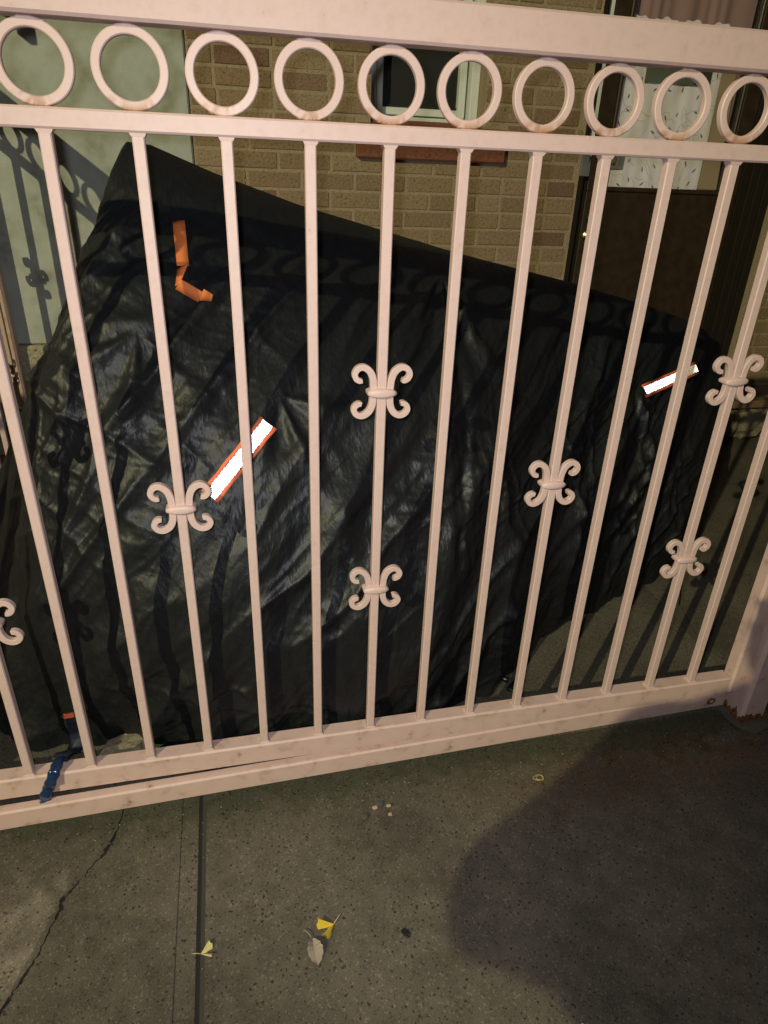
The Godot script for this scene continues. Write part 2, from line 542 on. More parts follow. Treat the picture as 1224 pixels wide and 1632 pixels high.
	var xa := -5.0
	var pieces := [
		[Vector2(xa, -0.035), Vector2(1.90, -0.035), Vector2(1.80, -0.27), Vector2(1.86, -0.50), Vector2(1.98, -0.66), Vector2(2.02, -0.98), Vector2(2.30, -1.30), Vector2(2.36, -2.1), Vector2(xa, -2.1)],
		[Vector2(1.904, -0.035), Vector2(6.0, -0.035), Vector2(6.0, -0.86), Vector2(3.4, -0.80), Vector2(2.70, -0.62), Vector2(2.35, -0.66), Vector2(1.985, -0.657), Vector2(1.864, -0.497), Vector2(1.804, -0.27)],
		[Vector2(1.986, -0.662), Vector2(2.35, -0.665), Vector2(2.70, -0.625), Vector2(3.4, -0.806), Vector2(6.0, -0.866), Vector2(6.0, -2.1), Vector2(2.364, -2.1), Vector2(2.304, -1.298), Vector2(2.024, -0.978)]]
	for q in pieces:
		part("slab", slab_mesh(PackedVector2Array(q), 0.0, 0.06, Vector2(-0.6, -2.0), Vector2(2.4, 2.4), true), ym, yard)

# ------------------------------------------------------------------ houses
func houses() -> void:
	var house := thing("brick_house", "tan brick house with a dark brown door and a white framed window", "house", Vector3(0.285, 0, WALL_Z))
	var org := house.position
	var L := func(x: float, y: float, z: float) -> Vector3: return Vector3(x, y, z) - org
	var zf := WALL_Z
	# openings: window x .975..1.42 y 1.55..2.35 ; door x 1.91..2.93 y 0..2.12
	var st := begin()
	var zb := zf - 0.0028
	for b in [[0.287, 0.975, -0.1, 3.2], [0.975, 1.447, -0.1, 1.40], [0.975, 1.447, 2.36, 3.2], [1.447, 1.91, -0.1, 3.2], [1.91, 2.93, 2.13, 3.2], [2.93, 5.2, -0.1, 3.2]]:
		var lo: Vector3 = L.call(b[0], b[2], zf - 0.22); var hi: Vector3 = L.call(b[1], b[3], zb)
		quad(st, Vector3(lo.x, lo.y, hi.z), Vector3(hi.x, lo.y, hi.z), Vector3(hi.x, hi.y, hi.z), Vector3(lo.x, hi.y, hi.z), Vector3.BACK)
		quad(st, Vector3(lo.x, lo.y, lo.z), Vector3(lo.x, lo.y, hi.z), Vector3(lo.x, hi.y, hi.z), Vector3(lo.x, hi.y, lo.z), Vector3.LEFT)
		quad(st, Vector3(hi.x, lo.y, lo.z), Vector3(hi.x, lo.y, hi.z), Vector3(hi.x, hi.y, hi.z), Vector3(hi.x, hi.y, lo.z), Vector3.RIGHT)
		quad(st, Vector3(lo.x, hi.y, lo.z), Vector3(hi.x, hi.y, lo.z), Vector3(hi.x, hi.y, hi.z), Vector3(lo.x, hi.y, hi.z), Vector3.UP)
		quad(st, Vector3(lo.x, lo.y, lo.z), Vector3(hi.x, lo.y, lo.z), Vector3(hi.x, lo.y, hi.z), Vector3(lo.x, lo.y, hi.z), Vector3.DOWN)
	part("wall", st.commit(), M["mortar"], house)
	box_part("back_wall", L.call(0.3, -0.1, zf - 4.05), L.call(5.2, 3.2, zf - 4.0), M["room_plaster"], house)
	box_part("side_wall", L.call(0.287, -0.1, zf - 4.0), L.call(0.4, 3.2, zf - 0.22), M["room_plaster"], house)
	box_part("side_wall", L.call(1.78, -0.1, zf - 4.0), L.call(1.88, 3.2, zf - 0.22), M["room_plaster"], house)
	box_part("room_floor", L.call(0.4, -0.1, zf - 4.0), L.call(1.78, 0.1, zf - 0.22), M["room_plaster"], house)
	box_part("room_ceiling", L.call(0.4, 2.5, zf - 4.0), L.call(1.78, 2.6, zf - 0.22), M["room_plaster"], house)
	box_part("hall_wall", L.call(1.88, -0.1, zf - 1.2), L.call(5.2, 3.2, zf - 1.1), M["room_plaster"], house)
	# bricks
	var pitch := 0.0674
	var y0 := 1.286 - pitch * 18 + 0.004
	var cache := {}
	var far := begin()
	var single := 0
	for c in 46:
		var yb := y0 + c * pitch
		var x := 1.138 - 0.2135 * 5 + (0.1068 if c % 2 == 1 else 0.0) + rng.randf_range(-0.010, 0.010)
		while x < 4.6:
			var w := 0.2035 + rng.randf_range(-0.004, 0.004)
			if rng.randf() < 0.06: w = 0.098
			var a := x
			var b := x + w
			x = b + 0.0095
			a = maxf(a, 0.292)
			var yc := yb + 0.029
			if yc > 1.525 and yc < 2.36:
				if a > 0.96 and b < 1.462: continue
				if a < 0.975 and b > 0.972: b = 0.972
				if a < 1.450 and b > 1.450: a = 1.452
			if yc > 1.39 and yc < 1.53:
				if a > 0.9 and b < 1.56: continue
				if a < 0.915 and b > 0.915: b = 0.912
				if a < 1.552 and b > 1.552: a = 1.556
			if yc < 2.13:
				if a > 1.90 and b < 2.935: continue
				if a < 1.906 and b > 1.906: b = 1.903 - rng.randf_range(0.0, 0.012)
				if a < 2.935 and b > 2.935: a = 2.938 + rng.randf_range(0.0, 0.012)
			if b - a < 0.02: continue
			var tone := 0
			var r := rng.randf()
			tone = [0, 1, 2, 3, 0, 1, 3, 6, 2, 4][int(r * 10)]
			if rng.randf() < 0.055: tone = 5
			var proud := rng.randf_range(-0.0015, 0.0015)
			if yc > 0.25 and yc < 2.05 and b > 0.28 and a < 3.6 and not (a > 2.9 and yc > 1.3) and not (yc < 0.8 and b < 1.95):
				var key := snappedf(b - a, 0.002)
				if not cache.has(key):
					cache[key] = box_mesh(Vector3(key, 0.0575, 0.05), 0.003)
				part("brick", cache[key], M["brick_%d" % tone], house, L.call((a + b) * 0.5, yc, zf - 0.025 + proud))
				single += 1
			else:
				bbox(far, L.call(a, yb, zf - 0.05 + proud), L.call(b, yb + 0.0575, zf + proud), 0.003)
	var fb := part("brickwork", far.commit(), M["brick_0"], house)
	tag(fb, "", "", "", "stuff")
	# window
	var win := Node3D.new(); win.name = "window"; house.add_child(win)
	var zw := zf - 0.125
	var wm: Material = M["white_vinyl"]
	st = begin()
	for b in [[0.978, 1.012, 1.55, 2.36], [1.410, 1.446, 1.55, 2.36]]:
		bbox(st, L.call(b[0], b[2], zw - 0.06), L.call(b[1], b[3], zw + 0.045), 0.003)
	bbox(st, L.call(1.012, 1.55, zw - 0.06), L.call(1.410, 1.566, zw + 0.043), 0.003)
	part("outer_frame", st.commit(), wm, win)
	st = begin()
	bbox(st, L.call(1.370, 1.571, zw - 0.05), L.call(1.400, 2.36, zw + 0.012), 0.003)
	bbox(st, L.call(1.022, 1.568, zw - 0.05), L.call(1.046, 2.36, zw + 0.012), 0.003)
	bbox(st, L.call(1.046, 1.573, zw - 0.05), L.call(1.370, 1.600, zw + 0.012), 0.003)
	part("sash", st.commit(), wm, win)
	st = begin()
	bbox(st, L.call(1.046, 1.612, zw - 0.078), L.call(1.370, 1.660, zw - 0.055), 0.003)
	part("inner_rail", st.commit(), mat("dimmed_vinyl", lin(0.20, 0.21, 0.20), 0.6), win)  # vinyl greyed down: dimness behind screen and dirty glass put into colour
	var sc_m := mat("insect_mesh", Color(lin(0.02, 0.021, 0.021), 0.8), 0.85)
	sc_m.transparency = BaseMaterial3D.TRANSPARENCY_ALPHA
	box_part("screen_stile", L.call(1.046, 1.60, zw - 0.030), L.call(1.058, 2.36, zw - 0.015), M["dark_screen"], win, 0.001)
	box_part("screen_rail", L.call(1.046, 1.600, zw - 0.030), L.call(1.370, 1.612, zw - 0.010), M["dark_screen"], win, 0.001)
	box_part("pane", L.call(1.030, 1.58, zw - 0.034), L.call(1.384, 2.36, zw - 0.031), M["glass"], win, 0.0005)
	box_part("screen_mesh", L.call(1.046, 1.612, zw - 0.022), L.call(1.370, 2.36, zw - 0.0205), sc_m, win, 0.0005)
	st = begin()
	bbox(st, L.call(0.918, 1.408, zf - 0.12), L.call(1.548, 1.532, zf + 0.030), 0.006)
	bbox(st, L.call(0.930, 1.532, zf - 0.12), L.call(1.540, 1.549, zf - 0.020), 0.004)
	var sill := part("window_sill", st.commit(), M["red_sill"], house)
	sill.set_meta("label", "brick red painted stone sill")
	box_part("sill_mortar", L.call(0.925, 1.392, zf - 0.05), L.call(1.540, 1.409, zf + 0.002), M["mortar"], house, 0.003)
	# door
	var door := Node3D.new(); door.name = "door"; house.add_child(door)
	door.set_meta("label", "dark brown door with a papered glass upper half")
	var db: Material = M["dark_brown_door"]; var jb: Material = M["black_brown_jamb"]
	st = begin()
	bbox(st, L.call(1.908, 0.0, zf - 0.20), L.call(1.938, 2.128, zf - 0.004), 0.004)
	bbox(st, L.call(1.938, 0.0, zf - 0.20), L.call(1.972, 2.128, zf - 0.030), 0.004)
	for i in 4:
		bbox(st, L.call(2.755 + 0.044 * i, 0.0, zf - 0.20), L.call(2.796 + 0.044 * i, 2.128, zf - 0.030 + 0.004 * (i % 2) + 0.003 * (i / 2)), 0.002)
	bbox(st, L.call(1.972, 2.09, zf - 0.20), L.call(2.755, 2.128, zf - 0.022), 0.004)
	part("jamb", st.commit(), jb, door)
	st = begin()
	var zd := zf - 0.035
	bbox(st, L.call(1.975, 0.14, zd - 0.04), L.call(2.752, 1.318, zd), 0.004)
	bbox(st, L.call(1.975, 1.318, zd - 0.04), L.call(2.050, 2.088, zd), 0.004)
	bbox(st, L.call(2.668, 1.318, zd - 0.04), L.call(2.752, 2.088, zd), 0.004)
	part("leaf", st.commit(), db, door)
	st = begin()
	bbox(st, L.call(2.050, 1.318, zd - 0.02), L.call(2.668, 1.338, zd + 0.008), 0.004)
	bbox(st, L.call(2.050, 1.338, zd - 0.02), L.call(2.066, 2.086, zd + 0.006), 0.004)
	bbox(st, L.call(2.652, 1.338, zd - 0.02), L.call(2.668, 2.086, zd + 0.006), 0.004)
	part("glazing_bead", st.commit(), db, door)
	box_part("pane", L.call(2.060, 1.33, zd - 0.012), L.call(2.660, 2.08, zd - 0.008), M["glass"], door, 0.0005)
	# curtain, lace and flat rectangles behind the glass
	st = begin()
	var zc := zd - 0.045
	var n := 90
	for i in n:
		var xa := 2.062 + 0.592 * i / n; var xb := 2.062 + 0.592 * (i + 1) / n
		var fa := 0.0025 * sin(xa * 95.0 + 2.0 * sin(xa * 23.0)) + 0.004 * sin(xa * 41.0); var fb2 := 0.0025 * sin(xb * 95.0 + 2.0 * sin(xb * 23.0)) + 0.004 * sin(xb * 41.0)
		sm_tri(st, L.call(xa, 1.33, zc + fa), L.call(xb, 1.33, zc + fb2), L.call(xb, 2.08, zc + fb2), Vector3.BACK)
		sm_tri(st, L.call(xa, 1.33, zc + fa), L.call(xb, 2.08, zc + fb2), L.call(xa, 2.08, zc + fa), Vector3.BACK)
	var cu := part("curtain", smooth(st), M["mauve_curtain"], door)
	cu.set_meta("label", "mauve pleated curtain")
	lace_panel(door, org, zd - 0.022)
	var paper := begin()
	var zp := zd - 0.028
	quad(paper, L.call(2.53, 1.34, zp), L.call(2.655, 1.34, zp), L.call(2.62, 1.80, zp), L.call(2.46, 1.80, zp), Vector3.BACK)
	part("paper_strip", paper.commit(), M["tan_paper"], door)
	# knob, lock, latch plate
	var kn := part("handle", lathe([Vector2(0.0, 0.052), Vector2(0.014, 0.050), Vector2(0.024, 0.040), Vector2(0.026, 0.030), Vector2(0.018, 0.018), Vector2(0.010, 0.012), Vector2(0.011, 0.004), Vector2(0.028, 0.003), Vector2(0.029, 0.0)]), M["brass"], door, L.call(2.018, 1.130, zd))
	kn.rotation.x = PI / 2
	var lk := part("lock", lathe([Vector2(0.0, 0.012), Vector2(0.018, 0.011), Vector2(0.024, 0.006), Vector2(0.025, 0.0)]), M["black_metal"], door, L.call(2.018, 1.205, zd))
	lk.rotation.x = PI / 2
	box_part("weather_strip", L.call(1.948, 1.375, zf - 0.031), L.call(1.968, 2.05, zf - 0.022), wm, door, 0.002)
	box_part("latch_plate", L.call(1.912, 1.375, zf - 0.005), L.call(1.946, 1.465, zf + 0.001), mat("grey_steel", lin(0.30, 0.31, 0.33), 0.4, 0.6), door, 0.001)
	box_part("threshold", L.call(1.9, 0.08, zf - 0.2), L.call(2.94, 0.14, zf + 0.02), M["rough_base_stone"], door, 0.004)
	# field stones along the foot of the wall, right of the door
	var stones := [[2.985, 0.235, 0.17, 0.13], [3.14, 0.225, 0.15, 0.15], [3.30, 0.23, 0.19, 0.14], [3.49, 0.225, 0.18, 0.15], [3.68, 0.23, 0.2, 0.14]]
	for i in stones.size():
		var q: Array = stones[i]
		part("stone", rock(Vector3(q[2], q[3], 0.13), 200 + i), M["field_stone"], house, L.call(q[0], q[1] - 0.03, zf + 0.01))
	box_part("brick_ledge", L.call(2.94, 0.285, zf - 0.05), L.call(4.5, 0.325, zf + 0.035), M["brick_4"], house, 0.004)

	# the neighbour's stuccoed house
	var nb := thing("stucco_house", "pale green stuccoed wall with a rough stone base beside the brick house", "house", Vector3(0.28, 0, WALL_Z))
	var N := func(x: float, y: float, z: float) -> Vector3: return Vector3(x, y, z) - nb.position
	box_part("wall", N.call(-4.5, 0.683, zf - 0.5), N.call(0.284, 3.2, zf + 0.008), M["pale_green_stucco"], nb, 0.006)
	st = begin()
	var xx := -4.5
	var k := 0
	while xx < 0.27:
		var ww := rng.randf_range(0.24, 0.38)
		var e := minf(xx + ww, 0.28)
		part("base_stone", box_mesh(Vector3(e - xx - 0.006, 0.150 + rng.randf_range(-0.004, 0.004), 0.5), 0.010), M["rough_base_stone"], nb, N.call((xx + e) * 0.5, 0.605, zf - 0.217 + rng.randf_range(-0.004, 0.004)))
		xx = e
		k += 1
	box_part("lower_wall", N.call(-4.5, -0.05, zf - 0.48), N.call(0.282, 0.532, zf + 0.005), M["brick_2"], nb, 0.004)

func lace_panel(door: Node3D, org: Vector3, z: float) -> void:
	# white printed lace with two flat rectangles in front of it, grey-green and charcoal
	var w := 512; var h := 704
	var im := Image.create(w, h, false, Image.FORMAT_RGB8)
	im.fill(Color(0.97, 0.96, 0.97))
	var r := RandomNumberGenerator.new(); r.seed = 99
	var stroke := func(a: Vector2, b: Vector2, wd: float, c: Color, taper: bool) -> void:
		var steps := int(a.distance_to(b) * 1.5) + 2
		for i in steps:
			var t := float(i) / (steps - 1)
			var p := a.lerp(b, t)
			var rr := wd * (sin(PI * clampf(t, 0.04, 0.96)) if taper else 1.0)
			for dy in range(-4, 5):
				for dx in range(-4, 5):
					if dx * dx + dy * dy <= rr * rr:
						var q := Vector2i(int(p.x) + dx, int(p.y) + dy)
						if q.x >= 0 and q.y >= 0 and q.x < w and q.y < h: im.set_pixelv(q, c)
	for i in 46:     # thin branching vines
		var p := Vector2(r.randf() * w, r.randf() * h)
		var a := r.randf() * TAU
		for s in 7:
			a += r.randf_range(-0.8, 0.8)
			var q := p + Vector2(cos(a), sin(a)) * 14.0
			stroke.call(p, q, 1.0, Color(0.80, 0.79, 0.80), false)
			p = q
	for i in 63:     # small dark leaves
		var p := Vector2((i % 7 + r.randf_range(0.1, 0.9)) * w / 7.0, (i / 7 + r.randf_range(0.1, 0.9)) * h / 9.0)
		var a := r.randf_range(0.3, 2.6)
		stroke.call(p, p + Vector2(cos(a), sin(a)) * r.randf_range(20, 34), 3.6, Color(0.42, 0.42, 0.43), true)
	var m := mat("printed_lace", Color.WHITE, 0.75, 0.0, 0.3)
	m.albedo_texture = ImageTexture.create_from_image(im)
	m.albedo_color = lin(0.93, 0.90, 0.95)
	var st := begin()
	var n := 60
	var P := func(u: float, v: float) -> Vector3:
		var x := 2.070 + 0.475 * u
		var top := 1.965 + 0.006 * sin(u * 23.0) + 0.004 * sin(u * 61.0)
		if u > 0.97: top -= 0.01
		var y := lerpf(1.336, top, v)
		return Vector3(x, y, z + 0.0014 * sin(u * 46.0 + 2.0 * v) + 0.0015 * sin(u * 17.0 - v * 9.0)) - org
	for i in n:
		for j in 12:
			var q := [[i, j], [i, j + 1], [i + 1, j + 1], [i, j], [i + 1, j + 1], [i + 1, j]]
			for e in q:
				var u := float(e[0]) / n; var v := float(e[1]) / 12
				st.set_uv(Vector2(u, 1.0 - v))
				st.add_vertex(P.call(u, v))
	st.index(); st.generate_normals()
	var o := part("lace_panel", st.commit(), m, door)
	o.set_meta("label", "white lace panel printed with small dark leaves")
	box_part("green_rectangle", Vector3(2.172, 1.742, z + 0.007) - org, Vector3(2.410, 1.956, z + 0.009) - org, M["grey_green_flat"], door, 0.0005)
	box_part("dark_rectangle", Vector3(2.412, 1.742, z + 0.007) - org, Vector3(2.490, 1.950, z + 0.009) - org, M["charcoal_flat"], door, 0.0005)
	# small sticker with a round emblem
	var e := Image.create(128, 80, false, Image.FORMAT_RGB8)
	e.fill(Color(0.62, 0.61, 0.62))
	for y in 80:
		for x in 128:
			var d := Vector2((x - 44.0) / 1.05, y - 34.0).length()
			if d < 26 and d > 19: e.set_pixel(x, y, Color(0.30, 0.30, 0.33))
			if d < 13 and d > 9: e.set_pixel(x, y, Color(0.38, 0.38, 0.40))
			if absf(y - 56) < 7 and absf(x - 44) < 22 and absf(y - 56) < absf(x - 44) * 0.5 + 2: e.set_pixel(x, y, Color(0.22, 0.22, 0.25))
			if x > 92 and x < 112 and (y / 6) % 2 == 1 and y < 64 and (x / 5 + y / 7) % 3 != 0: e.set_pixel(x, y, Color(0.36, 0.37, 0.46))
	var em := mat("printed_sticker", lin(0.6, 0.6, 0.6), 0.5)
	em.albedo_texture = ImageTexture.create_from_image(e)
	var s2 := begin()
	var c := [[2.056, 1.410, 0, 1], [2.056, 1.468, 0, 0], [2.140, 1.468, 1, 0], [2.056, 1.410, 0, 1], [2.140, 1.468, 1, 0], [2.140, 1.410, 1, 1]]
	for q in c:
		s2.set_normal(Vector3.BACK)
		s2.set_uv(Vector2(q[2], q[3]))
		s2.add_vertex(Vector3(q[0], q[1], z + 0.0105) - org)
	var stk := part("sticker", s2.commit(), em, door)
	stk.set_meta("label", "small grey sticker with a round emblem")

# ------------------------------------------------------------------ gate and fences
var ring_meshes := []
var bar_mesh: ArrayMesh
var scroll_mesh: ArrayMesh
var collar_mesh: ArrayMesh

func make_ring(sd: int) -> ArrayMesh:
	var n := 60
	var sec := round_section(0.0128, 0.0130, 0.0016, 1)
	var st := begin()
	var f := noise(26.0, sd, FastNoiseLite.TYPE_SIMPLEX_SMOOTH, 3)
	var paint := Color(0.615, 0.440, 0.405)
	var rust := Color(0.36, 0.165, 0.06)
	var cols := func(v: Vector3) -> Color:
		var low := clampf((-v.y - 0.022) * 34.0, 0.0, 1.0)
		var k := clampf((f.get_noise_3dv(v * 2.2) + 0.75 * low - 0.52) * 5.0, 0.0, 0.85) * low
		var tint := paint.lerp(Color(0.56, 0.37, 0.25), clampf((f.get_noise_3dv(v * 1.0 + Vector3(3, 1, 2)) + 0.6 * low - 0.45) * 2.5, 0.0, 0.55) * low)
		return tint.lerp(rust, k)
	var rows := []
	for i in n:
		var a := TAU * i / n
		var c := Vector3(cos(a), sin(a), 0)
		var row := []
		for p in sec:
			row.append(c * (0.0462 + p.x) + Vector3(0, 0, p.y))
		rows.append(row)
	for i in n:
		var r0: Array = rows[i]; var r1: Array = rows[(i + 1) % n]
		var cc := Vector3(cos(TAU * (i + 0.5) / n), sin(TAU * (i + 0.5) / n), 0) * 0.0462
		for j in sec.size():
			var k := (j + 1) % sec.size()
			var out: Vector3 = (r0[j] + r0[k] + r1[j] + r1[k]) * 0.25 - cc
			st.set_smooth_group(j)
			for t in [[r0[j], r1[j], r1[k]], [r0[j], r1[k], r0[k]]]:
				var A: Vector3 = t[0]; var B: Vector3 = t[1]; var C: Vector3 = t[2]
				if (C - A).cross(B - A).dot(out) < 0.0:
					var x := B; B = C; C = x
				for v in [A, B, C]:
					st.set_color(cols.call(v)); st.add_vertex(v)
	# weld beads top and bottom
	st.set_smooth_group(20)
	for s in [-1.0, 1.0]:
		for i in 4:
			var q := Vector3((i - 1.5) * 0.008 + 0.002 * sin(sd + i * 3.1), s * (0.0505 - 0.001 * absf(i - 1.5)), 0.0015)
			var rr := Vector3(0.0062, 0.0030, 0.0062)
			for a in 4:
				for b in 8:
					var pt := func(ii: int, jj: int) -> Vector3:
						var th := PI * ii / 4; var ph := TAU * jj / 8
						return q + Vector3(sin(th) * cos(ph), cos(th), sin(th) * sin(ph)) * rr
					var v0: Vector3 = pt.call(a, b); var v1: Vector3 = pt.call(a + 1, b); var v2: Vector3 = pt.call(a + 1, b + 1); var v3: Vector3 = pt.call(a, b + 1)
					for t in [[v0, v1, v2], [v0, v2, v3]]:
						var A: Vector3 = t[0]; var B: Vector3 = t[1]; var C: Vector3 = t[2]
						if (C - A).cross(B - A).length() < 1e-12: continue
						if (C - A).cross(B - A).dot(A + B + C - q * 3.0) < 0.0:
							var x := B; B = C; C = x
						for v in [A, B, C]:
							st.set_color(cols.call(v)); st.add_vertex(v)
	st.generate_normals()
	return st.commit()

func make_bar(h: float) -> ArrayMesh:
	var st := begin()
	bbox(st, Vector3(-0.009, 0, -0.009), Vector3(0.009, h, 0.009), 0.0018)
	# weld fillets under the rail and on the bottom rail
	for s in [[h - 0.005, h, 0.0092, 0.0122], [0.0, 0.004, 0.0115, 0.0095]]:
		var y0: float = s[0]; var y1: float = s[1]; var r0: float = s[2]; var r1: float = s[3]
		var q0 := [Vector3(-r0, y0, -r0), Vector3(r0, y0, -r0), Vector3(r0, y0, r0), Vector3(-r0, y0, r0)]
		var q1 := [Vector3(-r1, y1, -0.010), Vector3(r1, y1, -0.010), Vector3(r1, y1, 0.010), Vector3(-r1, y1, 0.010)]
		for i in 4:
			var j := (i + 1) % 4
			quad(st, q0[i], q0[j], q1[j], q1[i], q0[i] + q0[j] - Vector3(0, 2 * y0, 0))
	return st.commit()

func make_scroll() -> ArrayMesh:
	var st := begin()
	var base := [Vector3(0.0150, 0.000, 0.0074), Vector3(0.0160, 0.012, 0.0074), Vector3(0.0175, 0.026, 0.0074), Vector3(0.0235, 0.0395, 0.0072), Vector3(0.0345, 0.0475, 0.0068), Vector3(0.0455, 0.0455, 0.0064), Vector3(0.0518, 0.0360, 0.0062), Vector3(0.0490, 0.0268, 0.0060), Vector3(0.0425, 0.0228, 0.0058), Vector3(0.0375, 0.0232, 0.0046)]
	var pts := catmull(base, 4)
	for sx in [-1.0, 1.0]:
		for sy in [-1.0, 1.0]:
			var fr := []
			for i in pts.size():
				var a: Vector3 = pts[max(i - 1, 0)]; var b: Vector3 = pts[min(i + 1, pts.size() - 1)]
				var t := Vector3((b.x - a.x) * sx, (b.y - a.y) * sy * (0.93 if sy < 0 else 1.0), 0).normalized()
				var u := Vector3(-t.y, t.x, 0)
				var w: float = pts[i].z
				fr.append([Vector3(pts[i].x * sx, pts[i].y * sy * (0.93 if sy < 0 else 1.0), 0), u * w / 0.0075, Vector3(0, 0, 1)])
			sweep(st, fr, round_section(0.0134, 0.012, 0.0010, 1), false, true, true)
	return smooth(st)

func make_collar() -> ArrayMesh:
	var st := begin()
	var fr := []
	for i in 9:
		var a := -PI / 2 + PI * i / 8
		var sc := maxf(cos(a), 0.18)
		fr.append([Vector3(0.0265 * sin(a), 0, 0), Vector3(0, sc, 0), Vector3(0, 0, 0.55 + 0.45 * sc)])
	# flatten the middle into a pill
	for i in fr.size():
		var x: float = fr[i][0].x
		fr[i][0].x = signf(x) * minf(absf(x) * 1.12, 0.0275)
	sweep(st, fr, round_section(0.0185, 0.034, 0.006, 3))
	return smooth(st)

func panel(o: Node3D, k0: int, k1: int, x0: float, x1: float, first_scroll: int, paint: Material) -> void:
	# a run of railing in its own x/y plane; bar k stands at x = k * S; front faces near z = 0
	var yb := 0.160
	var ym := 1.3986
	part("bottom_rail", box_mesh(Vector3(x1 - x0, 0.057, 0.040), 0.004), M["pink_paint_dirty"], o, Vector3((x0 + x1) * 0.5, yb - 0.0285, -0.012))
	part("middle_rail", box_mesh(Vector3(x1 - x0, 0.0275, 0.026), 0.003), paint, o, Vector3((x0 + x1) * 0.5, ym + 0.0138, -0.009))
	part("top_rail", box_mesh(Vector3(x1 - x0, 0.058, 0.045), 0.004), paint, o, Vector3((x0 + x1) * 0.5, 1.532 + 0.029, -0.012))
	for k in range(k0, k1 + 1):
		part("bar", bar_mesh, paint, o, Vector3(k * S, yb, -0.009))
		var rg := part("ring", ring_meshes[posmod(k * 3 + k / 4, ring_meshes.size())], M["pink_paint_rusting"], o, Vector3(k * S, 1.4785, -0.009))
		rg.rotation = Vector3(deg_to_rad(0.8 * sin(k * 3.3)), (PI if posmod(k, 5) == 3 else 0.0) + deg_to_rad(1.6 * sin(k * 1.9)), deg_to_rad(6.0 * sin(k * 4.7)))
		var ph := posmod(k - first_scroll, 6)
		var ys := []
		if ph == 0: ys = [0.994, 0.558]
		elif ph == 3: ys = [0.781]
		for y in ys:
			var sc := part("scroll", scroll_mesh, paint, o, Vector3(k * S, y, -0.006))
			sc.rotation.z = deg_to_rad(2.2 * sin(k * 2.7 + y * 9.0))
			sc.position.x += 0.0012 * sin(k * 5.1 + y * 3.0)
			var co := MeshInstance3D.new()
			co.name = "collar"
			co.mesh = collar_mesh
			co.material_override = paint
			sc.add_child(co)
			co.position = Vector3(0, 0, -0.002)

func post(called: String, label: String, at: Vector3, size: Vector3, group := "") -> Node3D:
	var o := thing(called, label, "post", at, group)
	part("shaft", box_mesh(size, 0.008), M["pink_paint_dirty"], o, Vector3(0, size.y * 0.5, 0))
	part("cap", box_mesh(Vector3(size.x + 0.016, 0.02, size.z + 0.016), 0.005), M["pink_paint"], o, Vector3(0, size.y + 0.0105, 0))
	return o

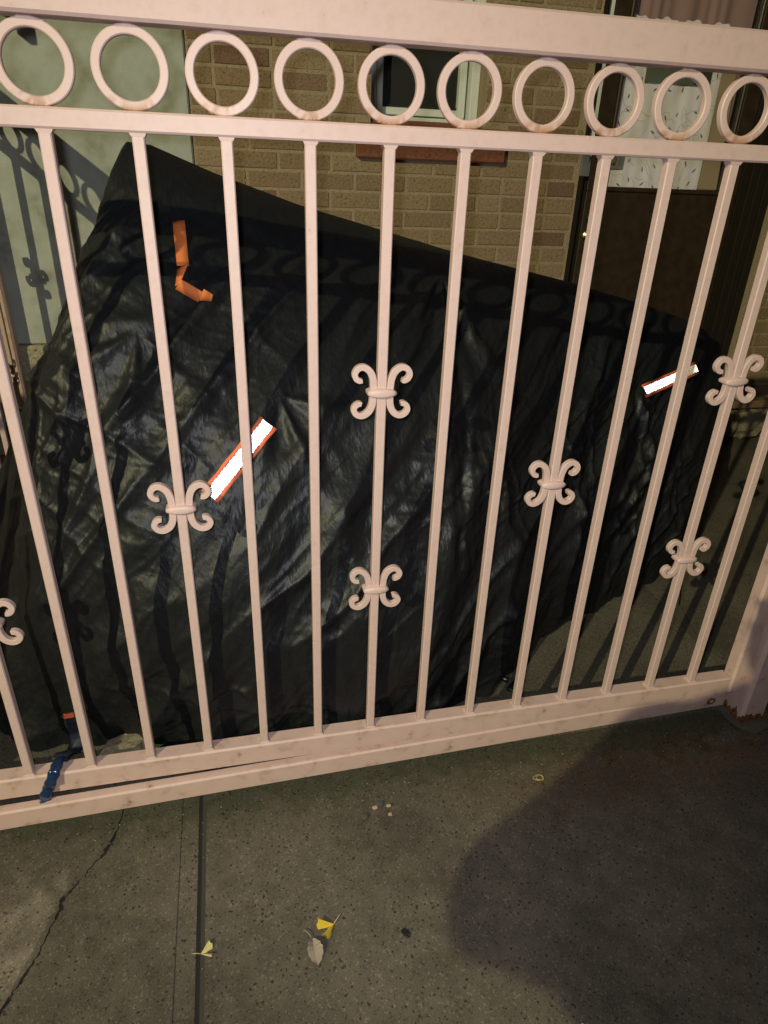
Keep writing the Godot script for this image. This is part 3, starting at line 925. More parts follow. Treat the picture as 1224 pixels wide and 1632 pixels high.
func gate_and_fences() -> void:
	for i in 5: ring_meshes.append(make_ring(300 + i * 17))
	bar_mesh = make_bar(1.3986 - 0.160)
	scroll_mesh = make_scroll()
	collar_mesh = make_collar()
	var paint: Material = M["pink_paint"]
	var gate := thing("iron_gate", "pink painted iron gate with a row of rings and curled scrolls, before a covered motorcycle", "gate", Vector3(0, 0, 0))
	panel(gate, -2, 12, -0.395, 1.645, -1, paint)
	box_part("stile", Vector3(1.646, 0.103, -0.032), Vector3(1.694, 1.594, 0.009), M["pink_paint_dirty"], gate, 0.006)
	box_part("stile", Vector3(-0.440, 0.103, -0.032), Vector3(-0.396, 1.594, 0.009), M["pink_paint_dirty"], gate, 0.006)
	# threshold rail below the gate, not quite parallel with it
	var tr := thing("threshold_rail", "pink steel rail lying under the gate between the posts", "rail", Vector3(0.63, 0.043, 0.0))
	tr.rotation.y = atan(0.0243)
	part("beam", box_mesh(Vector3(2.07, 0.0535, 0.026), 0.004), M["pink_paint_dirty"], tr, Vector3(0, 0.0268, 0.0325 - 0.0243 * 0.63 - 0.013))
	var ringm := part("rust_ring", lathe([Vector2(0.0075, 0.0), Vector2(0.0075, 0.0012), Vector2(0.0125, 0.0016), Vector2(0.0145, 0.0)], 18), M["rust"], tr, Vector3(0.985, 0.026, 0.0328 - 0.0243 * 0.63))
	ringm.rotation.x = PI / 2
	ringm.scale = Vector3(1.0, 1.0, 0.8)
	# posts
	var ps := post("gate_post", "pink square gate post with a rusted foot at the hinge side", Vector3(1.740, 0.0, -0.012), Vector3(0.080, 1.66, 0.080))
	var st := begin()
	var f := noise(9.0, 77, FastNoiseLite.TYPE_SIMPLEX_SMOOTH, 3)
	var hw := 0.0412
	var n := 40
	for sd in 4:      # flaking rust round the foot, with a ragged upper edge
		var b := Basis(Vector3.UP, sd * PI / 2)
		for i in n:
			var u0 := -hw + 2 * hw * i / n; var u1 := -hw + 2 * hw * (i + 1) / n
			var h0 := 0.010 + 0.040 * (f.get_noise_2d(u0 * 3.0 + sd * 5, 0.3) + 0.35) ; var h1 := 0.010 + 0.040 * (f.get_noise_2d(u1 * 3.0 + sd * 5, 0.3) + 0.35)
			quad(st, b * Vector3(u0, 0, hw), b * Vector3(u1, 0, hw), b * Vector3(u1, maxf(h1, 0.004), hw), b * Vector3(u0, maxf(h0, 0.004), hw), b * Vector3.BACK)
	part("rust_scale", st.commit(), M["rust"], ps)
	var mortar_foot := part("footing", rock(Vector3(0.135, 0.018, 0.13), 411, 6, 14), mat("old_cement", lin(0.085, 0.075, 0.058), 0.95), ps, Vector3(0.01, 0.002, 0.01))
	mortar_foot.name = "footing"
	post("gate_post", "pink square post where the gate meets the neighbour's railing", Vector3(-0.477, 0.0, -0.012), Vector3(0.065, 1.66, 0.065))
	# neighbour's railing along the same line
	var fl := thing("iron_fence", "pink iron railing with rings running on along the sidewalk past the gate", "fence", Vector3(-0.51 - 20 * S, 0, 0))
	panel(fl, 1, 19, 0.02, 20 * S - 0.002, 2, paint)
	var fr := thing("iron_fence", "pink iron railing with rings beyond the rusted hinge post", "fence", Vector3(1.782, 0, 0))
	panel(fr, 1, 15, 0.0, 16 * S, 3, paint)
	# side railing from the front line to the houses
	var fs := thing("iron_fence", "pink iron railing at right angles to the gate, dividing the yards", "fence", Vector3(-0.470, 0.05, WALL_Z + 0.062))
	fs.rotation.y = -PI / 2
	panel(fs, 1, 12, 0.03, 13 * S, 1, paint)
	post("fence_post", "pink square post set against the green wall", Vector3(-0.490, 0.05, WALL_Z + 0.055), Vector3(0.055, 1.60, 0.055))

# ------------------------------------------------------------------ covered motorcycle
# rows: hem x, hem z, hem lift, ridge x, fall exponent, bulge
const HEM := [
	[-0.56, -0.60, 0.00, 0.172, 0.98, 0.0],
	[-0.41, -0.42, 0.00, 0.174, 1.08, 0.02],
	[-0.19, -0.24, 0.00, 0.178, 1.60, 0.10],
	[0.02, -0.18, 0.00, 0.200, 2.75, 0.22],
	[0.33, -0.09, 0.00, 0.400, 2.70, 0.12],
	[0.70, -0.09, 0.00, 0.720, 2.70, 0.10],
	[1.02, -0.20, 0.00, 1.000, 2.70, 0.10],
	[1.34, -0.42, 0.01, 1.340, 2.60, 0.10],
	[1.66, -0.555, 0.01, 1.680, 2.60, 0.06],
	[1.98, -0.70, 0.02, 1.930, 3.00, 0.05],
	[2.13, -0.88, 0.03, 2.045, 3.20, 0.05],
	[1.98, -1.06, 0.02, 1.930, 3.00, 0.05],
	[1.45, -1.14, 0.00, 1.450, 2.60, 0.08],
	[1.00, -1.19, 0.00, 1.000, 2.60, 0.10],
	[0.50, -1.20, 0.00, 0.500, 2.60, 0.12],
	[0.05, -1.14, 0.00, 0.210, 2.40, 0.12],
	[-0.28, -0.98, 0.00, 0.178, 1.35, 0.03],
	[-0.48, -0.80, 0.00, 0.174, 1.05, 0.0]]
const RIDGE := [[0.150, 1.385], [0.172, 1.402], [0.222, 1.398], [0.360, 1.345], [0.562, 1.280], [0.790, 1.222], [1.010, 1.165], [1.380, 1.085], [1.700, 1.005], [1.870, 0.955], [1.985, 0.905], [2.05, 0.86]]
var nA: FastNoiseLite
var nB: FastNoiseLite
var nC: FastNoiseLite
var nD: FastNoiseLite
var nE: FastNoiseLite
var nF: FastNoiseLite

func ridge_y(x: float) -> float:
	for i in RIDGE.size() - 1:
		if x <= RIDGE[i + 1][0]:
			return lerpf(RIDGE[i][1], RIDGE[i + 1][1], smooth_lin((x - RIDGE[i][0]) / (RIDGE[i + 1][0] - RIDGE[i][0])))
	return RIDGE[-1][1]

func smooth_lin(t: float) -> float:
	return clampf(t, 0.0, 1.0)

func hem_row(th: float) -> Array:
	var n := HEM.size()
	var i := int(floor(th)) % n
	var f: float = th - floor(th)
	var out := []
	for c in 6:
		out.append(cubic_interpolate(HEM[i][c], HEM[(i + 1) % n][c], HEM[posmod(i - 1, n)][c], HEM[(i + 2) % n][c], f))
	return out

func cover_base(th: float, s: float) -> Vector3:
	# s = 0 on the ridge, 1 at the hem
	var r := hem_row(th)
	var hx: float = r[0]; var hz: float = r[1]
	var rx: float = r[3]
	var rz := -0.62 - 0.126 * (rx - 0.17)
	var ry := ridge_y(rx)
	var hy := yard_y(hz) + 0.006 + float(r[2])
	var g: float = 1.0 - pow(1.0 - s, r[4]) + float(r[5]) * 4.0 * s * (1.0 - s)
	# round the shoulder of the ridge a little
	var drop := s
	var sag := 0.0
	if s < 0.08:
		drop = s * s / 0.16 + s * 0.5
	return Vector3(lerpf(rx, hx, g), lerpf(ry, hy, drop) - sag, lerpf(rz, hz, g))

func crease(n: FastNoiseLite, x: float, y: float, sharp: float) -> float:
	var v := n.get_noise_2d(x, y)
	return pow(maxf(1.03 - sqrt(v * v + 0.0040), 0.0), sharp)

func fan(p: Vector2, c: Vector2, k: float, reach: float, turn: float, sd: float) -> float:
	var d := p - c
	var r := d.length()
	if r > reach * 3.0: return 0.0
	var a := atan2(d.x, -d.y) - turn
	if absf(a) > 1.5: return 0.0
	var w := exp(-r / reach) * smoothstep(0.0, 0.10, r) * (1.0 - smoothstep(0.7, 1.5, absf(a)))
	return w * (pow(0.5 + 0.5 * sin(a * k + sd + 2.0 * nA.get_noise_2d(p.x * 2.0, p.y * 2.0)), 2.2) - 0.3)

func cover_fold(p: Vector3, th: float, s: float) -> float:
	var ax := p.x + 0.35 * p.z      # runs along the machine
	var by := p.y
	var wx := 0.06 * nA.get_noise_2d(ax * 1.5, by * 1.5)
	var wy := 0.06 * nA.get_noise_2d(ax * 1.5 + 9.0, by * 1.5 + 4.0)
	var body := smoothstep(0.015, 0.16, s)
	# long folds falling from the ridge to the hem
	var u := th * 0.30
	var f1 := crease(nB, u * 3.1 + wx * 4.0, s * 0.55, 2.5) - 0.45
	var f1b := crease(nC, u * 9.0 + wx * 6.0 + 5.0, s * 0.9, 4.0) - 0.25
	# slanting pulls from lower front to upper rear, long and thin
	var q1 := ax * 0.80 - by * 0.60; var q2 := ax * 0.60 + by * 0.80
	var f2 := crease(nC, (q1 + wx) * 4.2, (q2 + wy) * 0.70, 3.5) - 0.30
	var f2b := crease(nC, (ax * 0.70 - by * 0.71 + wy) * 10.0 + 19.0, (ax * 0.71 + by * 0.70) * 1.3, 4.0) - 0.25
	var q3 := ax * 0.45 + by * 0.89; var q4 := ax * 0.89 - by * 0.45
	var f3 := crease(nC, (q3 + wy) * 6.0 + 7.0, (q4 + wx) * 0.9 + 3.0, 4.0) - 0.28
	# crumpled facets of thin nylon
	var z1 := nD.get_noise_2d((q1 + wx) * 1.3, (q2 + wy) * 0.5)
	var z2 := nE.get_noise_2d((q1 + 0.5 * wy) * 1.2, (q2 + 0.5 * wx) * 0.45)
	var calm := clampf(0.5 + 0.9 * nA.get_noise_2d(ax * 1.1 + 20.0, by * 1.1), 0.15, 1.0)
	var wild := clampf(0.40 + 1.6 * nA.get_noise_2d(ax * 1.7 + 40.0, by * 1.7 + 3.0), 0.0, 1.0)
	var d := body * (0.034 * f1 * smoothstep(0.1, 0.9, s) + 0.010 * f1b * smoothstep(0.05, 0.5, s) * calm + 0.020 * f2 + 0.0075 * f2b * (0.35 + 0.65 * calm) + 0.009 * f3 * wild)
	d += (0.2 + 0.8 * body) * (0.0045 * z1 * calm + 0.0022 * z2 * wild)
	var k1 := crease(nC, (ax * 0.35 + by * 0.94 + 0.8 * wx) * 20.0, (ax * 0.94 - by * 0.35) * 3.2 + 11.0, 5.0) - 0.20
	var k2 := crease(nC, (q1 + 0.8 * wy) * 19.0 + 31.0, q2 * 2.2, 5.0) - 0.20
	d += body * (0.0026 * k1 * wild + 0.0034 * k2 * (0.3 + 0.7 * calm))
	d += 0.0005 * nF.get_noise_2d(ax, by) * body
	if p.z > -0.75:
		var P := Vector2(p.x, p.y)
		d += 0.032 * fan(P, Vector2(0.93, 1.12), 9.0, 0.30, -0.35, 0.6)
		d += 0.022 * fan(P, Vector2(0.46, 0.92), 8.0, 0.24, 0.5, 1.9)
		d += 0.024 * fan(P, Vector2(0.18, 1.05), 7.0, 0.30, -0.2, 0.4)
		d += 0.022 * fan(P, Vector2(1.62, 0.78), 8.0, 0.32, -0.55, 2.6)
		# overlapping pleat
		var px := 0.90 + 0.05 * (p.y - 0.6) + 0.015 * sin(p.y * 9.0)
		d += 0.011 * smoothstep(-0.012, 0.010, p.x - px) * (1.0 - smoothstep(0.06, 0.20, p.x - px)) * smoothstep(0.40, 0.55, p.y) * (1.0 - smoothstep(0.85, 1.0, p.y))
	d *= 1.0 + 0.45 * smoothstep(0.8, 1.2, p.x)
	d *= 1.0 - 0.65 * smoothstep(0.82, 1.0, s) * smoothstep(5.5, 6.5, th)
	# hem ripples
	d += 0.008 * smoothstep(0.80, 1.0, s) * sin(th * 7.0 + 3.0 * nA.get_noise_2d(th * 2.0, 0.0))
	d *= 1.0 - 0.55 * (1.0 - smoothstep(0.6, 2.4, th)) - 0.55 * smoothstep(15.5, 17.0, th)
	return d * (1.0 - 0.6 * smoothstep(8.6, 9.4, th) * (1.0 - smoothstep(10.6, 11.4, th)))

var cover_pts := PackedVector3Array()
var cover_nrm := PackedVector3Array()
var cover_th := PackedFloat32Array()
var CT := 0
const CS := 300

func s_of(j: float) -> float:
	return pow(j / CS, 1.15)

func motorcycle() -> void:
	nA = noise(1.0, 501, FastNoiseLite.TYPE_SIMPLEX_SMOOTH, 3)
	nB = noise(1.0, 502, FastNoiseLite.TYPE_SIMPLEX_SMOOTH, 1)
	nC = noise(1.0, 503, FastNoiseLite.TYPE_SIMPLEX_SMOOTH, 2)
	nD = FastNoiseLite.new(); nD.noise_type = FastNoiseLite.TYPE_CELLULAR; nD.seed = 504; nD.frequency = 8.0
	nD.fractal_type = FastNoiseLite.FRACTAL_NONE; nD.cellular_return_type = FastNoiseLite.RETURN_DISTANCE2_SUB; nD.cellular_jitter = 1.0
	nE = FastNoiseLite.new(); nE.noise_type = FastNoiseLite.TYPE_CELLULAR; nE.seed = 505; nE.frequency = 22.0
	nE.fractal_type = FastNoiseLite.FRACTAL_NONE; nE.cellular_return_type = FastNoiseLite.RETURN_DISTANCE2_SUB; nE.cellular_jitter = 1.0
	nF = noise(45.0, 506, FastNoiseLite.TYPE_SIMPLEX_SMOOTH, 2)
	var o := thing("covered_motorcycle", "motorcycle parked under a crumpled black nylon cover with orange trim", "motorcycle", Vector3(0.8, 0, -0.68))
	var org := o.position
	var row := CS + 1
	for seg in HEM.size():
		var cols := 84 if seg >= 1 and seg < 10 else 26
		for i in cols: cover_th.append(seg + float(i) / cols)
	CT = cover_th.size()
	var base := PackedVector3Array(); base.resize(CT * row)
	for i in CT:
		var th := cover_th[i]
		for j in row:
			base[i * row + j] = cover_base(th, s_of(j))
	cover_pts.resize(CT * row); cover_nrm.resize(CT * row)
	# which way round the grid faces outwards: tested once on the near flank
	var ti := 26 + 84 * 4; var tj := CS / 2
	var facing := 1.0 if (base[ti * row + tj + 1] - base[ti * row + tj]).cross(base[(ti + 1) * row + tj] - base[ti * row + tj]).z > 0.0 else -1.0
	for i in CT:
		var th := cover_th[i]
		for j in row:
			var p := base[i * row + j]
			var du := base[((i + 1) % CT) * row + j] - base[posmod(i - 1, CT) * row + j]
			var dv := base[i * row + mini(j + 1, CS)] - base[i * row + maxi(j - 1, 0)]
			var n := dv.cross(du)
			if j < 3 or n.length() < 1e-9: n = Vector3.UP
			n = n.normalized()
			n *= facing if j >= 3 else 1.0
			var q := p + n * cover_fold(p, th, s_of(j))
			q.y = maxf(q.y, yard_y(q.z) + 0.003)
			q.z = minf(q.z, -0.045)
			cover_pts[i * row + j] = q
	for i in CT:
		for j in row:
			var du := cover_pts[((i + 1) % CT) * row + j] - cover_pts[posmod(i - 1, CT) * row + j]
			var dv := cover_pts[i * row + mini(j + 1, CS)] - cover_pts[i * row + maxi(j - 1, 0)]
			var n := dv.cross(du)
			n = n.normalized() if n.length() > 1e-10 else Vector3.UP
			n *= facing if j >= 3 else 1.0
			if j < 3 and n.y < 0.0: n = -n
			cover_nrm[i * row + j] = n
	var pos := PackedVector3Array(); pos.resize(CT * row)
	for i in pos.size(): pos[i] = cover_pts[i] - org
	var idx := PackedInt32Array()
	for i in CT:
		var i2 := (i + 1) % CT
		for j in CS:
			var a := i * row + j; var b := i2 * row + j; var c := i2 * row + j + 1; var d := i * row + j + 1
			idx.append_array([a, c, b, a, d, c])
	var arr := []
	arr.resize(Mesh.ARRAY_MAX)
	arr[Mesh.ARRAY_VERTEX] = pos
	arr[Mesh.ARRAY_NORMAL] = cover_nrm
	arr[Mesh.ARRAY_INDEX] = idx
	# winding must agree with the normals
	var nn := (pos[idx[2]] - pos[idx[0]]).cross(pos[idx[1]] - pos[idx[0]])
	var t0 := (CT / 4) * CS * 6 + 600
	nn = (pos[idx[t0 + 2]] - pos[idx[t0]]).cross(pos[idx[t0 + 1]] - pos[idx[t0]])
	if nn.dot(cover_nrm[idx[t0]]) < 0.0:
		for k in range(0, idx.size(), 3):
			var x := idx[k + 1]; idx[k + 1] = idx[k + 2]; idx[k + 2] = x
		arr[Mesh.ARRAY_INDEX] = idx
	var mesh := ArrayMesh.new()
	mesh.add_surface_from_arrays(Mesh.PRIMITIVE_TRIANGLES, arr)
	var cv := part("cover", mesh, M["black_nylon"], o)
	# reflective strips, sewn between orange edgings
	strip(o, Vector3(0.305, 0.744, -0.13), Vector3(0.432, 0.890, -0.18), 1.0, 0.0)
	strip(o, Vector3(1.627, 0.776, -0.64), Vector3(1.885, 0.812, -0.72), 1.14, -24.0)
	webbing(o)
	# side stand that pokes out below the hem
	var st := begin()
	sweep(st, tube_frames(catmull([Vector3(1.02, 0.10, -0.36), Vector3(1.05, 0.035, -0.295), Vector3(1.105, 0.026, -0.238)], 4)), circle(0.0085, 8))
	part("side_stand", smooth(st), M["black_metal"], o, -org)
	st = begin()
	bbox(st, Vector3(-0.032, -0.006, -0.014), Vector3(0.032, 0.006, 0.014), 0.003, Transform3D(Basis(Vector3.UP, 0.7), Vector3(1.122, 0.020, -0.220)))
	part("stand_foot", st.commit(), M["black_metal"], o, -org)
	st = begin()      # rear tyre under the tail
	for i in 1:
		var fr := []
		for a in 28:
			var an := TAU * a / 28
			fr.append([Vector3(1.62 + 0.24 * cos(an), 0.34 + 0.24 * sin(an), -0.80), Vector3(cos(an), sin(an), 0), Vector3(0, 0, 1)])
		sweep(st, fr, round_section(0.12, 0.13, 0.05, 3), true)
	part("tyre", smooth(st), M["black_rubber"], o, -org)

func nearest(p: Vector3) -> Vector2i:
	var best := Vector2i.ZERO
	var bd := 1e9
	var row := CS + 1
	for i in range(40, 820, 8):
		for j in range(4, row, 8):
			var d := cover_pts[i * row + j].distance_squared_to(p)
			if d < bd:
				bd = d
				best = Vector2i(i, j)
	var c := best
	for i in range(maxi(c.x - 8, 0), c.x + 9):
		for j in range(maxi(c.y - 8, 0), mini(c.y + 9, row)):
			var d := cover_pts[i * row + j].distance_squared_to(p)
			if d < bd:
				bd = d
				best = Vector2i(i, j)
	return best

func over(x: float, y: float, z: float, lift: float) -> Vector3:
	# the point of the near side at this x and y, a little clear of the cloth
	var p := Vector3(x, y, z)
	var row := CS + 1
	for k in 4:
		var c := nearest(p)
		p = Vector3(x, y, cover_pts[c.x * row + c.y].z)
	return p + Vector3(0, 0, lift)

func strip(o: Node3D, a: Vector3, b: Vector3, upright: float, lean: float) -> void:
	# a taut strip of tape between two points of the cloth
	var row := CS + 1
	var ia := nearest(a); var ib := nearest(b)
	var A := cover_pts[ia.x * row + ia.y]; var B := cover_pts[ib.x * row + ib.y]
	var n := Vector3.ZERO
	for k in 9:
		var c := nearest(A.lerp(B, k / 8.0))
		n += cover_nrm[c.x * row + c.y]
	var along := (B - A).normalized()
	n = n.normalized()
	n.y *= upright
	n = (n - along * n.dot(along)).normalized()
	var side := n.cross(along).normalized()
	# lift it clear of the folds beneath
	var lift := 0.0
	for k in 13:
		for e in [-0.02, 0.0, 0.02]:
			var q: Vector3 = A.lerp(B, k / 12.0) + side * e
			var c := nearest(q)
			lift = maxf(lift, (cover_pts[c.x * row + c.y] - q).dot(n))
	lift = minf(lift, 0.03)
	var s := Node3D.new()
	s.name = "reflective_strip"
	o.add_child(s, true)
	s.set_meta("label", "silver reflective tape edged in orange")
	s.position = A + n * (lift + 0.002) - o.position
	var len := A.distance_to(B)
	# silver band pressed into right-angled grooves, which throw light back where it came from
	var st := begin()
	var pr := int(len / 0.003)
	var hw := 0.0125
	var g1 := tan(deg_to_rad(45.0 - lean)); var g2 := tan(deg_to_rad(45.0 + lean))
	for i in pr:
		var x0 := len * i / pr; var x1 := len * (i + 1) / pr
		var xm := lerpf(x0, x1, g1 / (g1 + g2))
		var dp := (x1 - xm) * g1
		var wob := 0.0007 * sin(i * 1.9) + 0.0005 * sin(i * 0.7 + 1.0)
		var P := func(x: float, w: float, h: float) -> Vector3: return along * x + side * (w + wob) + n * h
		quad(st, P.call(x0, -hw, 0.004), P.call(xm, -hw, 0.004 - dp), P.call(xm, hw, 0.004 - dp), P.call(x0, hw, 0.004), n)
		quad(st, P.call(xm, -hw, 0.004 - dp), P.call(x1, -hw, 0.004), P.call(x1, hw, 0.004), P.call(xm, hw, 0.004 - dp), n)
	part("silver_band", st.commit(), M["silver_reflective"], s)
	for e in [-1.0, 1.0]:
		st = begin()
		var fr := []
		for i in 13:
			var x := len * i / 12.0
			fr.append([along * (x * 1.02 - len * 0.01) + side * e * (0.0165 + 0.0008 * sin(i * 1.7)) + n * (0.0015 * sin(i * 0.9 + e)), side, n])
		sweep(st, fr, round_section(0.0092, 0.003, 0.001, 1))
		part("orange_edging", smooth(st), M["orange_edging"], s)

func webbing(o: Node3D) -> void:
	# a loose orange tape that hangs from the cover and folds over itself
	var f := Vector3(0, 0.3, 1).normalized()
	var o2 := Node3D.new()
	o2.name = "orange_tape"
	o.add_child(o2)
	o2.set_meta("label", "loose folded orange webbing tape")
	o2.position = -o.position
	var ribbon := func(a: Vector3, b: Vector3, wa: Vector3, wb: Vector3) -> void:
		var st := begin()
		var fr := []
		for i in 9:
			var t := i / 8.0
			var wd := wa.lerp(wb, t)
			var al := (b - a).normalized()
			fr.append([a.lerp(b, t) + f * 0.002 * sin(t * 5.0), wd, al.cross(wd).normalized()])
		sweep(st, fr, round_section(1.0, 0.0016, 0.0005, 1))
		part("tape", smooth(st), M["orange_webbing"], o2)
	var R := Vector3(1, 0, 0)
	var z := Vector3(0, 0, 1)
	var p0 := over(0.275, 1.250, -0.5, 0.016)
	var p1 := over(0.280, 1.168, -0.43, 0.020)
	var p2 := over(0.268, 1.135, -0.40, 0.012)
	var p3 := over(0.312, 1.108, -0.38, 0.014)
	var p4 := over(0.336, 1.108, -0.37, 0.014)
	ribbon.call(p0, p1, R * 0.026, R * 0.025)
	ribbon.call(p1 + z * 0.002, p2, Vector3(0.024, 0.010, 0.004), Vector3(0.012, 0.010, 0.0))
	ribbon.call(p2 + z * 0.002, p3, Vector3(0.013, 0.021, 0.006), Vector3(0.014, 0.022, 0.006))
	ribbon.call(p3 + Vector3(0.002, 0.006, 0.002), p4, Vector3(0.012, 0.024, 0.004), Vector3(0.004, 0.014, 0.002))

# ------------------------------------------------------------------ small things
func leaf_mesh(kind: int) -> ArrayMesh:
	var st := begin()
	var pts := []
	if kind == 0:       # a fan shaped ginkgo blade, curled
		for i in 15:
			var a := deg_to_rad(lerpf(-44, 44, i / 14.0))
			var r := 0.034 + 0.0022 * sin(i * 1.9)
			pts.append(Vector3(sin(a) * r, 0.007 * sin(i * 0.6) + 0.010 * absf(sin(a)), -cos(a) * r))
		for i in 14:
			var hub := Vector3(0, 0.001, 0)
			var m0: Vector3 = pts[i] * 0.5 + Vector3(0, 0.0016 * (i % 2), 0); var m1: Vector3 = pts[i + 1] * 0.5 + Vector3(0, 0.0016 * ((i + 1) % 2), 0)
			tri(st, hub, m0, m1, Vector3.UP)
			quad(st, m0, pts[i], pts[i + 1], m1, Vector3.UP)
	else:               # an oval leaf folded along its midrib
		for i in 13:
			var t := i / 12.0
			var w := 0.016 * pow(sin(PI * clampf(t * 0.94 + 0.03, 0.0, 1.0)), 0.8) * (1.0 + 0.10 * sin(i * 2.7))
			pts.append([Vector3(-w, 0.006 + 0.004 * sin(t * 5.0), -0.048 * t), Vector3(0, 0.002 + 0.003 * sin(t * 3.0), -0.048 * t), Vector3(w * 0.8, 0.009 + 0.003 * sin(t * 4.0 + 1.0), -0.048 * t)])
		for i in 12:
			for e in 2:
				quad(st, pts[i][e], pts[i][e + 1], pts[i + 1][e + 1], pts[i + 1][e], Vector3.UP)
	return st.commit()

func stalk_mesh(l: float, bend: float) -> ArrayMesh:
	var st := begin()
	sweep(st, tube_frames(catmull([Vector3(0, 0.003, 0), Vector3(bend * 0.4, 0.006, l * 0.5), Vector3(bend, 0.004, l)], 4)), circle(0.0009, 5))
	return smooth(st)

func leaf(label: String, kind: int, m: String, at: Vector3, turn: float, size: float, bend: float) -> void:
	var o := thing("fallen_leaf", label, "leaf", at, "leaves fallen on the sidewalk")
	o.rotation.y = turn
	o.scale = Vector3.ONE * size
	part("blade", leaf_mesh(kind), M[m], o)
	part("stalk", stalk_mesh(0.020, bend * 0.7), M["pale_leaf"] if kind == 0 else M[m], o)

func loop_mesh(r: float, squash: float, w: float) -> ArrayMesh:
	var st := begin()
	var fr := []
	for i in 26:
		var a := TAU * i / 26
		var c := Vector3(r * cos(a), w + 0.0008 * sin(a * 2), r * squash * sin(a) + 0.002 * sin(2 * a))
		fr.append([c, Vector3(cos(a), 0, sin(a)), Vector3.UP])
	sweep(st, fr, circle(w, 6), true)
	return smooth(st)

func small_things() -> void:
	leaf("bright yellow ginkgo leaf curled up beside a withered brown leaf", 0, "yellow_leaf", Vector3(0.489, 0.001, 0.358), deg_to_rad(112), 0.98, 0.012)
	leaf("withered grey-brown oval leaf lying next to a yellow leaf", 1, "withered_leaf", Vector3(0.442, 0.001, 0.380), deg_to_rad(184), 1.05, 0.016)
	leaf("pale cream ginkgo leaf lying across the edge of the paving joint", 0, "pale_leaf", Vector3(0.228, 0.001, 0.364), deg_to_rad(-80), 0.72, -0.010)
	leaf("pale leaf tip lying in the shadow on the sidewalk", 1, "pale_leaf", Vector3(0.905, 0.001, 0.668), deg_to_rad(10), 0.9, 0.004)
	# gum, pebbles, loops of rubber
	var g := thing("gum_spot", "flattened black gum on the open concrete", "gum", Vector3(0.628, 0.001, 0.405))
	part("blob", rock(Vector3(0.022, 0.004, 0.014), 610, 5, 12), M["black_gum"], g, Vector3(0, 0.001, 0))
	g.rotation.y = -1.0
	var peb := [[0.641, 0.096, 0.014, "pebble_grey", "dark lump of debris beside two tan pebbles"], [0.628, 0.103, 0.011, "pebble_tan", "tan pebble touching a dark lump of debris"], [0.662, 0.104, 0.009, "pebble_tan", "small tan pebble a little apart from the dark lump"], [0.660, 0.128, 0.008, "pebble_tan", "lone small tan pebble on the sidewalk"], [0.600, 0.124, 0.015, "pebble_grey", "flat grey chip of stone on the sidewalk"]]
	for i in peb.size():
		var q: Array = peb[i]
		var o := thing("pebble", q[4], "pebble", Vector3(q[0], 0.0, q[1]), "debris in front of the gate")
		part("stone", rock(Vector3(q[2] * 1.3, q[2] * 0.6, q[2]), 620 + i, 5, 8), M[q[3]], o, Vector3(0, q[2] * 0.24, 0))
	var rb := thing("rubber_band", "small twisted rubber band on the concrete by the photographer's shadow", "rubber band", Vector3(1.054, 0.0, 0.094))
	part("loop", loop_mesh(0.013, 0.62, 0.0011), M["rubber_band"], rb, Vector3(0, 0.0, 0))
	part("loop", loop_mesh(0.010, 0.75, 0.0010), M["rubber_band"], rb, Vector3(0.004, 0.0018, 0.002))
	# loose grit on the sidewalk and along the foot of the gate
	var gst := begin()
	for i in 420:
		var near := i % 3 == 0
		var gx := rng.randf_range(-0.5, 1.9)
		var gz := rng.randf_range(0.02, 0.09) if near else rng.randf_range(0.03, 0.95)
		var gr := rng.randf_range(0.0008, 0.0022) * (1.3 if near else 1.0)
		var c0 := Vector3(gx, gr * 0.5, gz)
		var ax3 := [Vector3(gr, 0, gr * rng.randf_range(-0.6, 0.6)), Vector3(0, gr * 0.8, 0), Vector3(gr * rng.randf_range(-0.6, 0.6), 0, gr * 0.8)]
		for sx in [-1.0, 1.0]:
			for sz in [-1.0, 1.0]:
				tri(gst, c0 + ax3[0] * sx, c0 + ax3[1], c0 + ax3[2] * sz, Vector3(sx, 1, sz))
	var grit := part("grit", gst.commit(), mat("pale_grit", lin(0.22, 0.20, 0.165), 0.9), self)
	tag(grit, "loose pale grit scattered over the sidewalk", "grit", "", "stuff")
	# blue strap over the bottom rail
	var s := thing("lock_strap", "blue plastic-sleeved strap hooked over the bottom rail of the gate", "strap", Vector3(-0.1, 0.16, 0.0))
	var W := func(pts: Array, wd: float, th: float) -> ArrayMesh:
		var st := begin()
		var fr := []
		var c := catmull(pts, 5)
		for i in c.size():
			var t: Vector3 = (c[min(i + 1, c.size() - 1)] - c[max(i - 1, 0)]).normalized()
			var u := (Vector3.RIGHT - t * t.x).normalized()
			u = u.rotated(t, 0.25 * sin(i * 0.55))
			fr.append([c[i] - s.position, u * (1.0 + 0.10 * sin(i * 1.3)), t.cross(u) * (1.0 + 0.18 * sin(i * 2.1))])
		sweep(st, fr, round_section(wd, th, th * 0.45, 3))
		return smooth(st)
	part("blue_sleeve", W.call([Vector3(-0.068, 0.168, -0.026), Vector3(-0.069, 0.174, -0.006), Vector3(-0.073, 0.168, 0.010), Vector3(-0.082, 0.148, 0.018), Vector3(-0.089, 0.132, 0.014), Vector3(-0.098, 0.115, 0.020), Vector3(-0.101, 0.101, 0.016), Vector3(-0.104, 0.090, 0.021)], 0.024, 0.013), M["blue_plastic"], s)
	part("navy_strap", W.call([Vector3(-0.068, 0.168, -0.022), Vector3(-0.064, 0.168, -0.040), Vector3(-0.050, 0.145, -0.070), Vector3(-0.045, 0.160, -0.095), Vector3(-0.050, 0.190, -0.105), Vector3(-0.054, 0.222, -0.11)], 0.034, 0.010), M["navy_webbing"], s)
	part("orange_tab", W.call([Vector3(-0.0545, 0.216, -0.104), Vector3(-0.055, 0.226, -0.106)], 0.022, 0.009), M["orange_edging"], s)
